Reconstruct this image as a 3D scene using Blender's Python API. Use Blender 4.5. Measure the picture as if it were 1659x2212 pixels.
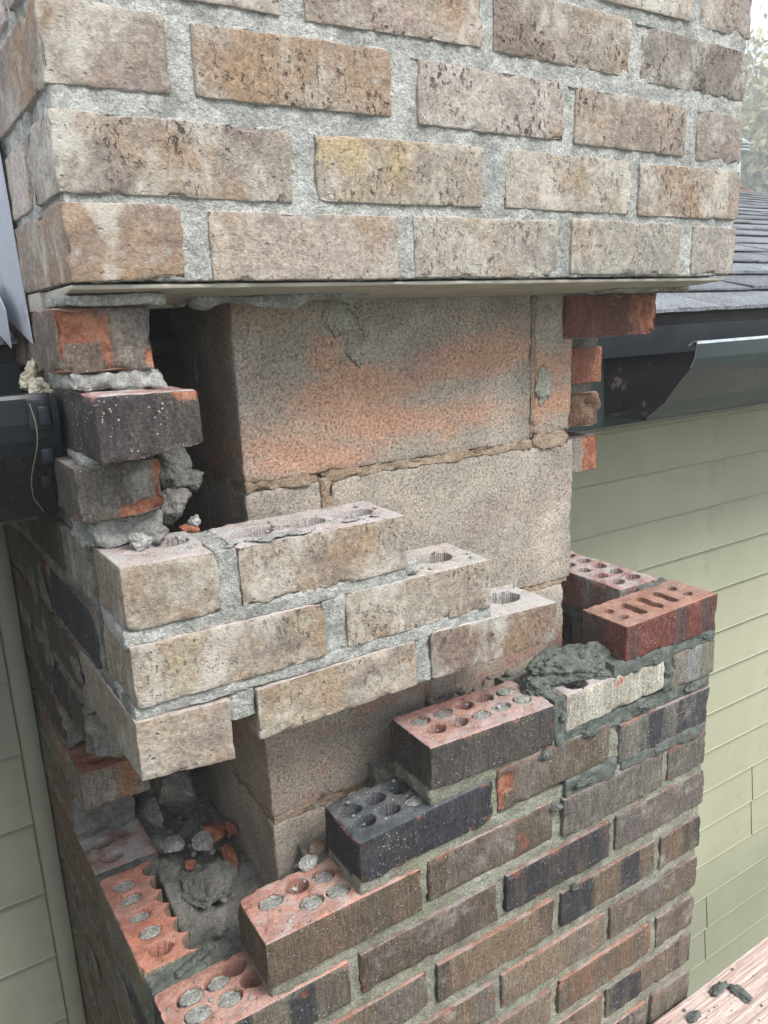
import bpy, math, random
import numpy as np
from mathutils import Matrix, Vector

for o in list(bpy.data.objects):
    bpy.data.objects.remove(o)
SC = bpy.context.scene
COL = SC.collection

# ------------------------------------------------------------------ camera
def setup_camera():
    yaw, pit, rol = .5522, -.2506, -.0382
    fw = np.array([math.sin(yaw)*math.cos(pit), math.cos(yaw)*math.cos(pit), math.sin(pit)])
    r = np.array([math.cos(yaw), -math.sin(yaw), 0.]); u = np.cross(r, fw)
    R = r*math.cos(rol)+u*math.sin(rol); U = -r*math.sin(rol)+u*math.cos(rol)
    cd = bpy.data.cameras.new('camera'); cam = bpy.data.objects.new('camera', cd); COL.objects.link(cam)
    cam.matrix_world = Matrix(((R[0], U[0], -fw[0], -.1233), (R[1], U[1], -fw[1], -.6312), (R[2], U[2], -fw[2], -.088), (0, 0, 0, 1)))
    cd.sensor_fit = 'HORIZONTAL'; cd.sensor_width = 36; cd.lens = 36*1654.05/1659
    cd.clip_start = .02; cd.clip_end = 2000
    SC.camera = cam
setup_camera()

# ------------------------------------------------------------------ light
SUN_DIR = Vector((.26, -.72, .95)).normalized()          # towards the sun, behind thin cloud
w = bpy.data.worlds.new('World'); SC.world = w; w.use_nodes = True
nt = w.node_tree; nt.nodes.clear()
out = nt.nodes.new('ShaderNodeOutputWorld'); bg = nt.nodes.new('ShaderNodeBackground'); bg2 = nt.nodes.new('ShaderNodeBackground')
sky = nt.nodes.new('ShaderNodeTexSky'); sky.sky_type = 'NISHITA'; sky.sun_disc = False
sky.sun_elevation = math.asin(SUN_DIR.z); sky.sun_rotation = math.atan2(SUN_DIR.x, SUN_DIR.y)
bg.inputs[1].default_value = .05
bg2.inputs[0].default_value = (.93, .97, 1, 1); bg2.inputs[1].default_value = .62   # the overcast layer
add = nt.nodes.new('ShaderNodeAddShader')
nt.links.new(sky.outputs[0], bg.inputs[0]); nt.links.new(bg.outputs[0], add.inputs[0]); nt.links.new(bg2.outputs[0], add.inputs[1])
nt.links.new(add.outputs[0], out.inputs[0])
sd = bpy.data.lights.new('sun', 'SUN'); sd.energy = 2.3; sd.angle = math.radians(24); sd.color = (1, .965, .91)
so = bpy.data.objects.new('sun', sd); COL.objects.link(so)
so.rotation_euler = SUN_DIR.to_track_quat('Z', 'Y').to_euler()
SC.view_settings.view_transform = 'Standard'; SC.view_settings.look = 'None'
SC.view_settings.exposure = 1.24; SC.view_settings.gamma = 1
try: SC.view_settings.use_curve_mapping = False
except Exception: pass

# ------------------------------------------------------------------ noise
def _h(ix, iy, iz, s):
    n = (ix.astype(np.uint32)*np.uint32(374761393) + iy.astype(np.uint32)*np.uint32(668265263)
         + iz.astype(np.uint32)*np.uint32(2147483647) + np.uint32((s*1274126177) & 0xffffffff))
    n = (n ^ (n >> np.uint32(13)))*np.uint32(1274126177); n = n ^ (n >> np.uint32(16))
    n = n*np.uint32(2246822519); n = n ^ (n >> np.uint32(15))
    return n.astype(np.float64)/4294967295.
def noise(P, f=1., s=0):
    """smooth value noise, -1..1; P is (n,3)"""
    q = np.asarray(P)*f + np.array([17.3, 5.1, 9.7])*(s % 37) + 1000.
    i = np.floor(q).astype(np.int64); t = q-i; t = t*t*(3-2*t)
    r = 0
    for a in (0, 1):
        wa = t[:, 0] if a else 1-t[:, 0]
        for b in (0, 1):
            wb = t[:, 1] if b else 1-t[:, 1]
            for c in (0, 1):
                wc = t[:, 2] if c else 1-t[:, 2]
                r = r + wa*wb*wc*_h(i[:, 0]+a, i[:, 1]+b, i[:, 2]+c, s)
    return r*2-1
def fbm(P, f, s=0, o=3):
    r = 0; a = 1.
    for k in range(o):
        r = r+a*noise(P, f*2.1**k, s+k*7); a *= .5
    return r

# ------------------------------------------------------------------ material helpers
class NT:
    def __init__(s, name):
        s.m = bpy.data.materials.new(name); s.m.use_nodes = True; s.t = s.m.node_tree; s.t.nodes.clear()
        s.o = s.t.nodes.new('ShaderNodeOutputMaterial'); s.b = s.t.nodes.new('ShaderNodeBsdfPrincipled')
        s.t.links.new(s.b.outputs[0], s.o.inputs[0])
        s.b.inputs['Roughness'].default_value = .9
        try: s.b.inputs['Specular IOR Level'].default_value = .25
        except Exception: pass
    def n(s, typ, **k):
        x = s.t.nodes.new(typ)
        for a, b in k.items(): setattr(x, a, b)
        return x
    def put(s, sock, v):
        if v is None: return
        if isinstance(v, bpy.types.NodeSocket): s.t.links.new(v, sock)
        else:
            if sock.type == 'RGBA' and len(v) == 3: v = (*v, 1)
            sock.default_value = v
    def coord(s, scale=(1, 1, 1), obj_rand=True):
        tc = s.n('ShaderNodeTexCoord'); v = tc.outputs['Object']
        if obj_rand:
            oi = s.n('ShaderNodeObjectInfo'); mm = s.n('ShaderNodeVectorMath', operation='ADD')
            sc = s.n('ShaderNodeMath', operation='MULTIPLY'); s.put(sc.inputs[0], oi.outputs['Random']); sc.inputs[1].default_value = 37.
            s.put(mm.inputs[0], v); s.put(mm.inputs[1], sc.outputs[0]); v = mm.outputs[0]
        if scale != (1, 1, 1):
            m2 = s.n('ShaderNodeVectorMath', operation='MULTIPLY'); s.put(m2.inputs[0], v); m2.inputs[1].default_value = scale; v = m2.outputs[0]
        return v
    def noise(s, v, scale, detail=3, rough=.6, dist=0.):
        x = s.n('ShaderNodeTexNoise'); s.put(x.inputs['Vector'], v); x.inputs['Scale'].default_value = scale
        x.inputs['Detail'].default_value = detail; x.inputs['Roughness'].default_value = rough; x.inputs['Distortion'].default_value = dist
        return x.outputs['Fac']
    def vor(s, v, scale, feature='F1', rand=1.):
        x = s.n('ShaderNodeTexVoronoi', feature=feature); s.put(x.inputs['Vector'], v); x.inputs['Scale'].default_value = scale
        x.inputs['Randomness'].default_value = rand
        return x.outputs['Distance']
    def ramp(s, f, a, b, lo=0., hi=1.):
        x = s.n('ShaderNodeMapRange'); x.interpolation_type = 'SMOOTHSTEP'
        s.put(x.inputs[0], f); x.inputs[1].default_value = a; x.inputs[2].default_value = b; x.inputs[3].default_value = lo; x.inputs[4].default_value = hi
        return x.outputs[0]
    def mix(s, f, a, b, mode='MIX'):
        x = s.n('ShaderNodeMix', data_type='RGBA', blend_type=mode)
        s.put(x.inputs[0], f); s.put(x.inputs[6], a); s.put(x.inputs[7], b)
        return x.outputs[2]
    def math(s, op, a, b=None, c=None):
        x = s.n('ShaderNodeMath', operation=op)
        s.put(x.inputs[0], a)
        if b is not None: s.put(x.inputs[1], b)
        if c is not None: s.put(x.inputs[2], c)
        return x.outputs[0]
    def attr(s, name, typ='GEOMETRY', out='Fac'):
        x = s.n('ShaderNodeAttribute', attribute_type=typ, attribute_name=name); return x.outputs[out]
    def objcol(s):
        return s.n('ShaderNodeObjectInfo').outputs['Color']
    def bump(s, h, dist, strength=1.):
        x = s.n('ShaderNodeBump'); s.put(x.inputs['Height'], h); x.inputs['Distance'].default_value = dist; x.inputs['Strength'].default_value = strength
        s.t.links.new(x.outputs[0], s.b.inputs['Normal'])
    def scale(s, f, col):
        """multiply colour by a scalar socket"""
        x = s.n('ShaderNodeVectorMath', operation='SCALE'); s.put(x.inputs[0], col); s.put(x.inputs['Scale'], f); return x.outputs[0]
    def done(s, col, rough=None):
        s.put(s.b.inputs['Base Color'], col)
        if rough is not None: s.put(s.b.inputs['Roughness'], rough)
        return s.m

def mat_tan():
    N = NT('tan_brick'); v = N.coord()
    base = N.objcol()
    c = N.mix(N.ramp(N.noise(v, 17, 3), .46, .66), base, N.attr('tint', 'OBJECT', 'Vector'))
    c = N.mix(N.ramp(N.noise(v, 9, 2), .5, .68, 0, .6), c, (.30, .19, .105))            # warm ochre flush
    c = N.mix(N.ramp(N.noise(v, 14, 2), .5, .7, 0, .55), c, (.46, .425, .37))            # grey haze
    # sand grain
    g = N.noise(v, 330, 4, .8); c = N.scale(N.ramp(g, .3, .7, .74, 1.26), c)
    g3 = N.noise(v, 150, 4, .7); c = N.scale(N.ramp(g3, .35, .65, .80, 1.18), c)
    # torn pits running roughly downwards, only in patches
    vs = N.coord((1, 1, .55)); pit = N.noise(vs, 230, 3, .62, .2)
    patch = N.ramp(N.noise(v, 24, 3), .42, .62); flag = N.attr('pits', 'OBJECT')
    p = N.math('MULTIPLY', N.math('MULTIPLY', N.ramp(pit, .575, .65), patch), flag)
    c = N.mix(N.math('MULTIPLY', p, .85), c, (.06, .042, .034))
    # cracks and drag tears, only in the patches
    cn = N.n('ShaderNodeTexNoise'); N.put(cn.inputs['Vector'], v); cn.inputs['Scale'].default_value = 60; cn.inputs['Detail'].default_value = 4
    cs = N.n('ShaderNodeVectorMath', operation='SCALE'); N.put(cs.inputs[0], cn.outputs['Color']); cs.inputs['Scale'].default_value = .014
    ca = N.n('ShaderNodeVectorMath', operation='ADD'); N.put(ca.inputs[0], N.coord((1, 1, .45))); N.put(ca.inputs[1], cs.outputs[0])
    ce = N.vor(ca.outputs[0], 62, 'DISTANCE_TO_EDGE')
    ck = N.math('MULTIPLY', N.ramp(ce, .0, .05, 1, 0), N.math('MULTIPLY', N.ramp(N.noise(v, 75, 3), .52, .62), flag))
    c = N.mix(N.math('MULTIPLY', ck, .28), c, (.12, .09, .075)); p = N.math('MAXIMUM', p, N.math('MULTIPLY', ck, .3))
    # dark iron specks
    wn = N.n('ShaderNodeTexNoise'); N.put(wn.inputs['Vector'], v); wn.inputs['Scale'].default_value = 130; wn.inputs['Detail'].default_value = 3
    ws = N.n('ShaderNodeVectorMath', operation='SCALE'); N.put(ws.inputs[0], wn.outputs['Color']); ws.inputs['Scale'].default_value = .010
    wv = N.n('ShaderNodeVectorMath', operation='ADD'); N.put(wv.inputs[0], v); N.put(wv.inputs[1], ws.outputs[0])
    sp = N.vor(wv.outputs[0], 120); keep = N.ramp(N.noise(v, 85, 1), .55, .66)
    sp = N.math('MULTIPLY', N.ramp(sp, .10, .26, 1, 0), keep); c = N.mix(N.math('MULTIPLY', sp, .7), c, (.09, .055, .05))
    dk = N.ramp(N.noise(v, 13, 4, .68), .54, .70, 0, .62); c = N.mix(dk, c, (.17, .14, .13))
    lt = N.ramp(N.noise(N.coord((1, 1, .5)), 16, 4, .68), .52, .66, 0, .6); c = N.mix(lt, c, (.60, .565, .50))
    # pale mortar bloom in clouds
    bl = N.ramp(N.noise(v, 30, 5, .72), .55, .72, 0, .65); c = N.mix(bl, c, (.5, .49, .44))
    wl = N.ramp(N.noise(v, 380, 2, .6), .70, .75, 0, .7); c = N.mix(wl, c, (.66, .63, .54))
    c = N.mix(N.math('MULTIPLY', N.attr('chip'), .35), c, (.34, .29, .24))
    h = N.math('ADD', N.math('MULTIPLY', g, .5), N.math('MULTIPLY', g3, .8)); h = N.math('SUBTRACT', h, N.math('MULTIPLY', p, 1.1))
    h = N.math('SUBTRACT', h, N.math('MULTIPLY', sp, .5))
    N.bump(h, .0026, 1.)
    return N.done(c, .95)

def mat_brown():
    N = NT('brown_brick'); v = N.coord(); vs = N.coord((1, 1, .13))
    base = N.objcol()
    band = N.noise(N.coord((1, .6, .10)), 26, 2, .5)
    c = N.mix(N.ramp(band, .43, .60), base, N.attr('tint', 'OBJECT', 'Vector'))
    st = N.noise(vs, 330, 3, .7); c = N.scale(N.ramp(st, .35, .68, .78, 1.24), c)
    g = N.noise(v, 330, 4, .8); c = N.scale(N.ramp(g, .3, .7, .5, 1.5), c)
    # scraped red clay
    rd = N.ramp(N.noise(v, 24, 4, .65), .64, .69); c = N.mix(N.math('MULTIPLY', rd, N.attr('red', 'OBJECT')), c, (.42, .12, .055))
    # grey mortar film
    fl = N.ramp(N.noise(v, 26, 5, .74), .5, .72); c = N.mix(N.math('MULTIPLY', fl, N.attr('film', 'OBJECT')), c, (.39, .365, .32))
    # white sand crumbs
    vo = N.vor(v, 260); k = N.ramp(N.noise(v, 34, 4, .75), .48, .62)
    wsp = N.math('MULTIPLY', N.ramp(vo, .17, .27, 1, 0), k); c = N.mix(N.math('MULTIPLY', wsp, .8), c, (.66, .63, .58))
    chn = N.math('MULTIPLY', N.attr('chip'), N.ramp(N.noise(v, 34, 3), .5, .6, .12, .9)); c = N.mix(chn, c, N.mix(N.ramp(N.noise(v, 200, 3), .4, .6), (.30, .10, .06), (.42, .20, .14)))
    cl = N.mix(N.ramp(N.noise(v, 75, 4, .7), .4, .62), (.28, .10, .055), (.43, .20, .125)); c = N.mix(N.attr('well'), c, N.scale(N.ramp(g, .3, .7, .75, 1.25), cl))
    h = N.math('ADD', N.math('MULTIPLY', st, .8), N.math('MULTIPLY', g, .55)); h = N.math('ADD', h, N.math('MULTIPLY', wsp, .5))
    N.bump(h, .0034, 1.)
    return N.done(c, N.ramp(g, .3, .7, .68, .95))

def mat_bed():
    """cut bed face of a brick: clay colour with dust and mortar stains"""
    N = NT('clay_bed'); v = N.coord()
    base = N.attr('bed', 'OBJECT', 'Vector')
    c = N.mix(N.ramp(N.noise(v, 40, 4, .65), .42, .62), base, N.scale(.72, base))
    d = N.attr('dust', 'OBJECT')
    dn = N.ramp(N.noise(v, 22, 5, .7), .40, .60)
    c = N.mix(N.math('MULTIPLY', dn, d), c, (.47, .455, .44))
    g = N.noise(v, 480, 3, .72); c = N.scale(N.ramp(g, .3, .7, .78, 1.22), c)
    vo = N.vor(v, 210); k = N.ramp(N.noise(v, 55, 2), .5, .62)
    sp = N.math('MULTIPLY', N.ramp(vo, .15, .24, 1, 0), k); c = N.mix(N.math('MULTIPLY', sp, .7), c, (.68, .63, .58))
    pit = N.ramp(N.noise(v, 160, 3, .7), .64, .70); c = N.mix(N.math('MULTIPLY', pit, .5), c, (.13, .06, .045))
    c = N.mix(N.attr('well'), c, N.scale(.62, base))                                    # core holes painted darker, shade put into the clay colour
    c = N.mix(N.attr('chip'), c, N.scale(1.15, base))
    h = N.math('SUBTRACT', N.math('ADD', g, N.math('MULTIPLY', sp, .4)), N.math('MULTIPLY', pit, .8)); N.bump(h, .0016, .9)
    return N.done(c, .92)

def mat_mortar(name, dark, light, warm=None):
    N = NT(name); v = N.coord(obj_rand=False)
    c = N.mix(N.ramp(N.noise(v, 38, 4, .7), .35, .65), dark, light)
    if warm: c = N.mix(N.ramp(N.noise(v, 13, 3), .52, .68, 0, .55), c, warm)
    g = N.noise(v, 340, 4, .85); c = N.scale(N.ramp(g, .32, .68, .64, 1.36), c)
    s = N.ramp(N.vor(v, 420), .14, .24, 1, 0); k = N.ramp(N.noise(v, 240, 1), .5, .6)
    s = N.math('MULTIPLY', s, k); c = N.mix(N.math('MULTIPLY', s, .6), c, (.62, .60, .53))
    h = N.math('ADD', g, N.math('MULTIPLY', N.noise(v, 150, 3, .7), 1.2)); N.bump(h, .0045, 1.)
    return N.done(c, .95)

def mat_wet():
    N = NT('fresh_mortar'); v = N.coord(obj_rand=False)
    c = N.mix(N.ramp(N.noise(v, 70, 4, .7), .35, .65), (.10, .115, .102), (.19, .21, .185))
    g = N.noise(v, 420, 4, .78); c = N.scale(N.ramp(g, .3, .7, .7, 1.3), c)
    N.bump(N.math('ADD', g, N.noise(v, 120, 3, .7)), .003, 1.)
    N.b.inputs['Specular IOR Level'].default_value = .4
    return N.done(c, .62)

def stains(N):
    tc = N.n('ShaderNodeTexCoord'); tot = None
    for cx, cz, rx, rz in ((-.07, -.005, .09, .035), (-.14, -.068, .10, .034), (.11, .018, .10, .026), (.0, -.05, .18, .024), (.06, -.06, .03, .02), (-.1, .03, .03, .03)):
        a = N.n('ShaderNodeVectorMath', operation='SUBTRACT'); N.put(a.inputs[0], tc.outputs['Object']); a.inputs[1].default_value = (cx, 0, cz)
        b = N.n('ShaderNodeVectorMath', operation='MULTIPLY'); N.put(b.inputs[0], a.outputs[0]); b.inputs[1].default_value = (1/rx, 0, 1/rz)
        l = N.n('ShaderNodeVectorMath', operation='LENGTH'); N.put(l.inputs[0], b.outputs[0])
        e = N.ramp(l.outputs['Value'], .1, 1.6, 1, 0); tot = e if tot is None else N.math('MAXIMUM', tot, e)
    return tot
def mat_cmu():
    N = NT('concrete_block'); v = N.coord(obj_rand=False)
    c = N.mix(N.ramp(N.noise(v, 9, 3, .6), .38, .62), (.38, .335, .28), (.52, .455, .38))
    c = N.mix(N.ramp(N.noise(v, 5.5, 2), .5, .66, 0, .6), c, (.235, .225, .20))
    # orange firing/rust bloom, strength per block; broad horizontal bands
    b = N.noise(N.coord((.55, .55, 1.9), False), 9.5, 4, .62, .3)
    b = N.math('MULTIPLY', N.ramp(N.math('ADD', b, N.math('MULTIPLY', stains(N), .34)), .46, .86, 0, .84), N.attr('rust', 'OBJECT'))
    c = N.mix(b, c, (.60, .325, .21))
    b2 = N.math('MULTIPLY', N.ramp(N.noise(N.coord((.7, .7, 1.2), False), 15, 3, .6), .5, .66), N.attr('pink', 'OBJECT'))
    c = N.mix(b2, c, (.44, .27, .21))
    g = N.noise(v, 300, 4, .85); c = N.scale(N.ramp(g, .32, .68, .60, 1.40), c)
    p = N.ramp(N.noise(v, 310, 3, .7), .57, .64); c = N.mix(N.math('MULTIPLY', p, .34), c, (.14, .12, .10))
    h = N.math('SUBTRACT', g, N.math('MULTIPLY', p, .5)); N.bump(h, .0019, 1.)
    return N.done(c, .97)

def mat_simple(name, col, rough=.5, spec=.5, var=.12, vs=30, bump=0., bs=300, dirt=None, metal=0., coat=0.):
    N = NT(name); v = N.coord(obj_rand=False)
    c = N.scale(N.ramp(N.noise(v, vs, 4, .6), .3, .7, 1-var, 1+var), col)
    if dirt: c = N.mix(N.ramp(N.noise(v, dirt[1], 5, .7), dirt[2], dirt[2]+.1, 0, dirt[3]), c, dirt[0])
    N.b.inputs['Specular IOR Level'].default_value = spec; N.b.inputs['Metallic'].default_value = metal
    if coat: N.b.inputs['Coat Weight'].default_value = coat
    if bump: N.bump(N.noise(v, bs, 3, .6), bump, 1.)
    return N.done(c, N.ramp(N.noise(v, vs*1.7, 3), .3, .7, rough*.8, min(1, rough*1.2)))

def mat_shingle():
    N = NT('shingle_granules'); v = N.coord(obj_rand=False); base = N.objcol()
    g = N.noise(v, 260, 3, .85); c = N.scale(N.ramp(g, .4, .6, .3, 1.9), base)
    c = N.mix(N.ramp(N.vor(v, 300), .15, .3, .7, 0), c, (.40, .42, .46))
    c = N.scale(N.ramp(N.noise(v, 12, 3), .3, .7, .8, 1.2), c)
    N.bump(g, .003, 1.); N.b.inputs['Specular IOR Level'].default_value = .5
    return N.done(c, .8)

def mat_wood():
    N = NT('weathered_wood')
    v = N.coord((.35, 9, 9), False); v1 = N.coord(obj_rand=False)
    r = N.noise(v, 22, 4, .6, .4)
    c = N.mix(N.ramp(r, .35, .65), (.52, .36, .31), (.74, .60, .54))
    c = N.mix(N.ramp(N.noise(v, 60, 3, .7), .58, .72, 0, .8), c, (.33, .22, .19))
    c = N.mix(N.ramp(N.noise(v1, 90, 4, .7), .60, .70, 0, .5), c, (.30, .24, .22))
    N.bump(N.math('ADD', r, N.math('MULTIPLY', N.noise(v, 80, 2), .5)), .004, 1.)
    return N.done(c, .8)

M = dict(tan=mat_tan(), brown=mat_brown(), bed=mat_bed(),
    mort=mat_mortar('pale_mortar', (.385, .39, .36), (.64, .64, .60)),
    omort=mat_mortar('old_mortar', (.27, .27, .21), (.45, .45, .37), (.36, .36, .25)),
    dmort=mat_mortar('grey_mortar_rubble', (.22, .215, .195), (.37, .36, .33)),
    cmort=mat_mortar('buff_mortar', (.40, .29, .20), (.55, .43, .32)),
    wet=mat_wet(), cmu=mat_cmu(),
    pale=mat_mortar('pale_smear', (.46, .43, .36), (.66, .62, .53)),
    plate=mat_simple('dusty_steel', (.44, .405, .345), .6, .3, .14, 14, .0006, 120, ((.34, .31, .27), 26, .58, .5)),
    siding=mat_simple('sage_paint', (.43, .43, .305), .6, .3, .05, 5, .0005, 90, ((.31, .31, .24), 7, .55, .4)),
    sidingl=mat_simple('sage_paint_shaded', (.36, .355, .295), .65, .3, .06, 5, .0005, 90, ((.30, .30, .25), 7, .5, .4)),  # same paint for the left boards, darker and greyer to paint in their shade
    trim=mat_simple('olive_trim_paint', (.34, .335, .28), .5, .35, .06, 12, .0006, 60),
    gutter=mat_simple('dark_green_enamel', (.034, .048, .048), .34, .5, .06, 6, .0001, 8),
    gutblack=mat_simple('near_black_enamel', (.013, .018, .026), .3, .5, .12, 18, .0002, 20, ((.10, .10, .10), 26, .67, .3)),
    gutin=mat_simple('black_gutter_inside', (.004, .004, .005), .6, .12, .3, 20, .0008, 60, ((.10, .075, .06), 22, .57, .7)),
    gutlip=mat_simple('gutter_lip_highlight', (.34, .38, .40), .3, .6, .2, 60),  # pale colour paints a bright highlight along the lip
    fascia=mat_simple('dark_fascia_paint', (.022, .040, .036), .5, .4, .15, 15),
    drip=mat_simple('drip_edge_metal', (.018, .022, .027), .45, .5, .1, 15),
    flash=mat_simple('grey_flashing_metal', (.52, .55, .60), .38, .5, .06, 9, .0004, 16, ((.30, .31, .34), 18, .60, .5), .35),
    soffit=mat_simple('soffit_wood', (.30, .27, .20), .8, .2, .3, 30),
    foam=mat_simple('expanded_foam', (.55, .50, .37), .65, .3, .2, 60, .004, 90),
    shingle=mat_shingle(), wood=mat_wood(),
    pvc=mat_simple('grey_pipe_metal', (.40, .45, .43), .45, .4, .1, 20),
    rust=mat_simple('brown_pipe_flange', (.15, .10, .08), .8, .3, .2, 20),
    dirt=mat_simple('ground_grass', (.045, .065, .03), .95, .1, .4, .8),
    bark=mat_simple('bark', (.09, .075, .06), .9, .2, .3, 6),
    leafy=mat_simple('yellow_leaves', (.44, .43, .22), .8, .2, .35, 1.2),
    leafg=mat_simple('dull_green_leaves', (.09, .11, .05), .8, .2, .35, 1.2),
    void=mat_simple('sheathing_paper', (.06, .058, .055), .9, .2, .2, 10),
    sliver=mat_simple('joint_channel', (.16, .17, .12), .6, .3, .1, 20))

# ------------------------------------------------------------------ mesh helpers
def axis_pts(a, b, res, r, dense=True):
    n = max(2, int(round((b-a)/res))); p = np.linspace(a, b, n+1)
    if dense and (b-a) > 5*r:
        e = np.array([a, a+r*.35, a+r]); f = np.array([b-r, b-r*.35, b])
        m = max(1, int(round((b-a-2*r)/res))); p = np.concatenate([e, np.linspace(a+r, b-r, m+1)[1:-1], f])
    return p
def gridbox(x0, x1, y0, y1, z0, z1, res=.004, r=.0025, amp=.0006, freq=90, seed=0, chip=0., chipf=45., holes=(), hole_res=None, corners=None, clip=None, tear=0., spalls=()):
    """closed box as a fine grid, rounded, roughened, chipped; returns dict(v,f,mi,chip,well)"""
    rs = hole_res or res
    X = axis_pts(x0, x1, rs, r); Y = axis_pts(y0, y1, rs if holes else res, r); Z = axis_pts(z0, z1, res, r)
    nx, ny, nz = len(X), len(Y), len(Z)
    I, J, K = np.meshgrid(np.arange(nx), np.arange(ny), np.arange(nz), indexing='ij')
    surf = (I == 0) | (I == nx-1) | (J == 0) | (J == ny-1) | (K == 0) | (K == nz-1)
    idx = -np.ones((nx, ny, nz), np.int64); idx[surf] = np.arange(surf.sum())
    P = np.stack([X[I[surf]], Y[J[surf]], Z[K[surf]]], 1)
    ktop = K[surf] == nz-1
    fs, mi = [], []
    def quad(a, b, c, d, m):
        q = np.stack([a.ravel(), b.ravel(), c.ravel(), d.ravel()], 1); fs.append(q); mi.append(np.full(len(q), m))
    g = idx[0]; quad(g[:-1, :-1], g[:-1, 1:], g[1:, 1:], g[1:, :-1], 0)
    g = idx[-1]; quad(g[:-1, :-1], g[1:, :-1], g[1:, 1:], g[:-1, 1:], 0)
    g = idx[:, 0]; quad(g[:-1, :-1], g[1:, :-1], g[1:, 1:], g[:-1, 1:], 0)
    g = idx[:, -1]; quad(g[:-1, :-1], g[:-1, 1:], g[1:, 1:], g[1:, :-1], 0)
    g = idx[:, :, 0]; quad(g[:-1, :-1], g[:-1, 1:], g[1:, 1:], g[1:, :-1], 1)
    g = idx[:, :, -1]; quad(g[:-1, :-1], g[1:, :-1], g[1:, 1:], g[:-1, 1:], 1)
    F = np.concatenate(fs); MI = np.concatenate(mi)
    lo = np.array([x0, y0, z0])+r; hi = np.array([x1, y1, z1])-r
    mid = (lo+hi)/2; lo = np.minimum(lo, mid); hi = np.maximum(hi, mid)
    Cc = np.clip(P, lo, hi); D = P-Cc; L = np.linalg.norm(D, axis=1, keepdims=True)+1e-9; Nn = D/L
    fd = np.minimum(np.abs(P-np.array([x0, y0, z0])), np.abs(P-np.array([x1, y1, z1]))); fd.sort(axis=1)
    ed = fd[:, 1]; cd_ = fd[:, 2]
    disp = amp*fbm(P, freq, seed, 3)+amp*.9*noise(P, freq*.22, seed+3)
    if tear:
        rg = 1-np.abs(noise(P*np.array([1, 1, .5]), 140, seed+11)); pm = np.clip(noise(P, 24, seed+12)*1.4, 0, 1)
        disp -= tear*np.clip(rg-.78, 0, 1)*4.5*pm
    ch = np.zeros(len(P))
    if chip:
        n = fbm(P, chipf, seed+21, 3)
        c = np.clip((n-.25)*1.6, 0, 1)*np.exp(-(ed/.0045)**2)
        n2 = np.clip((noise(P, chipf*.5, seed+31)-.15)*1.8, 0, 1)*np.exp(-(cd_/.009)**2)*np.exp(-(ed/.009)**2)
        c = c+1.6*n2
        disp -= chip*c; ch = np.clip(c*2.2-.15, 0, 1)
    Q = Cc+Nn*(r+disp)[:, None]
    well = np.zeros(len(P))
    for (sx, sz, rx, rz, dep) in spalls:
        fr = (P[:, 1] < y0+r*.9)|(D[:, 1] < -r*.3)
        e = np.sqrt(((P[:, 0]-sx)/rx)**4+((P[:, 2]-sz)/rz)**4)**.5+.42*fbm(P, 55, seed+60, 3)
        t = np.clip((1.0-e)/.16, 0, 1)*fr; Q[:, 1] += t*(dep+.0012*fbm(P, 120, seed+61, 3)); well = np.maximum(well, t)
    if holes:
        top = ktop.copy()
        for h in holes:
            hx, hy, ra, rb, dep = h[:5]; ang = h[5] if len(h) > 5 else 0; sq = h[6] if len(h) > 6 else 2
            dx = P[:, 0]-hx; dy = P[:, 1]-hy; ca, sa = math.cos(ang), math.sin(ang)
            ux = (dx*ca+dy*sa)/ra; uy = (-dx*sa+dy*ca)/rb
            wob = 1+.07*noise(P, 160, seed+40)
            rr = (np.abs(ux)**sq+np.abs(uy)**sq)**(1/sq)/wob
            t = np.clip((1.04-rr)/(.0008/min(ra, rb)), 0, 1); t = t*t*(3-2*t)
            d = t*dep; m = top & (rr < 1.1)
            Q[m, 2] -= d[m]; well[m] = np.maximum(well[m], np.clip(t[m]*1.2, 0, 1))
    if corners is not None:      # (zTL,zBL,zTR,zBR) : the real, slightly skewed outline
        tl, bl, tr, br = corners; u = (Q[:, 0]-x0)/(x1-x0); s = (Q[:, 2]-z0)/(z1-z0)
        zt = tl+(tr-tl)*u; zb = bl+(br-bl)*u
        Q[:, 2] = np.where(s >= 0, zb+(zt-zb)*s, Q[:, 2]+zb-z0)
    if clip is not None:
        Q, c2 = clip(Q, P); ch = np.maximum(ch, c2)
    return dict(v=Q, f=F, mi=MI, chip=ch, well=well)

def merge(parts):
    off = 0; V, Fq, MI, CH, W = [], [], [], [], []
    if len({p['f'].shape[1] for p in parts}) > 1:
        parts = [p if p['f'].shape[1] == 3 else dict(p, f=np.concatenate([p['f'][:, [0, 1, 2]], p['f'][:, [0, 2, 3]]]), mi=np.concatenate([p['mi'], p['mi']])) for p in parts]
    for p in parts:
        V.append(p['v']); Fq.append(p['f']+off); MI.append(p['mi']); CH.append(p['chip']); W.append(p['well']); off += len(p['v'])
    return dict(v=np.concatenate(V), f=np.concatenate(Fq), mi=np.concatenate(MI), chip=np.concatenate(CH), well=np.concatenate(W))

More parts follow.
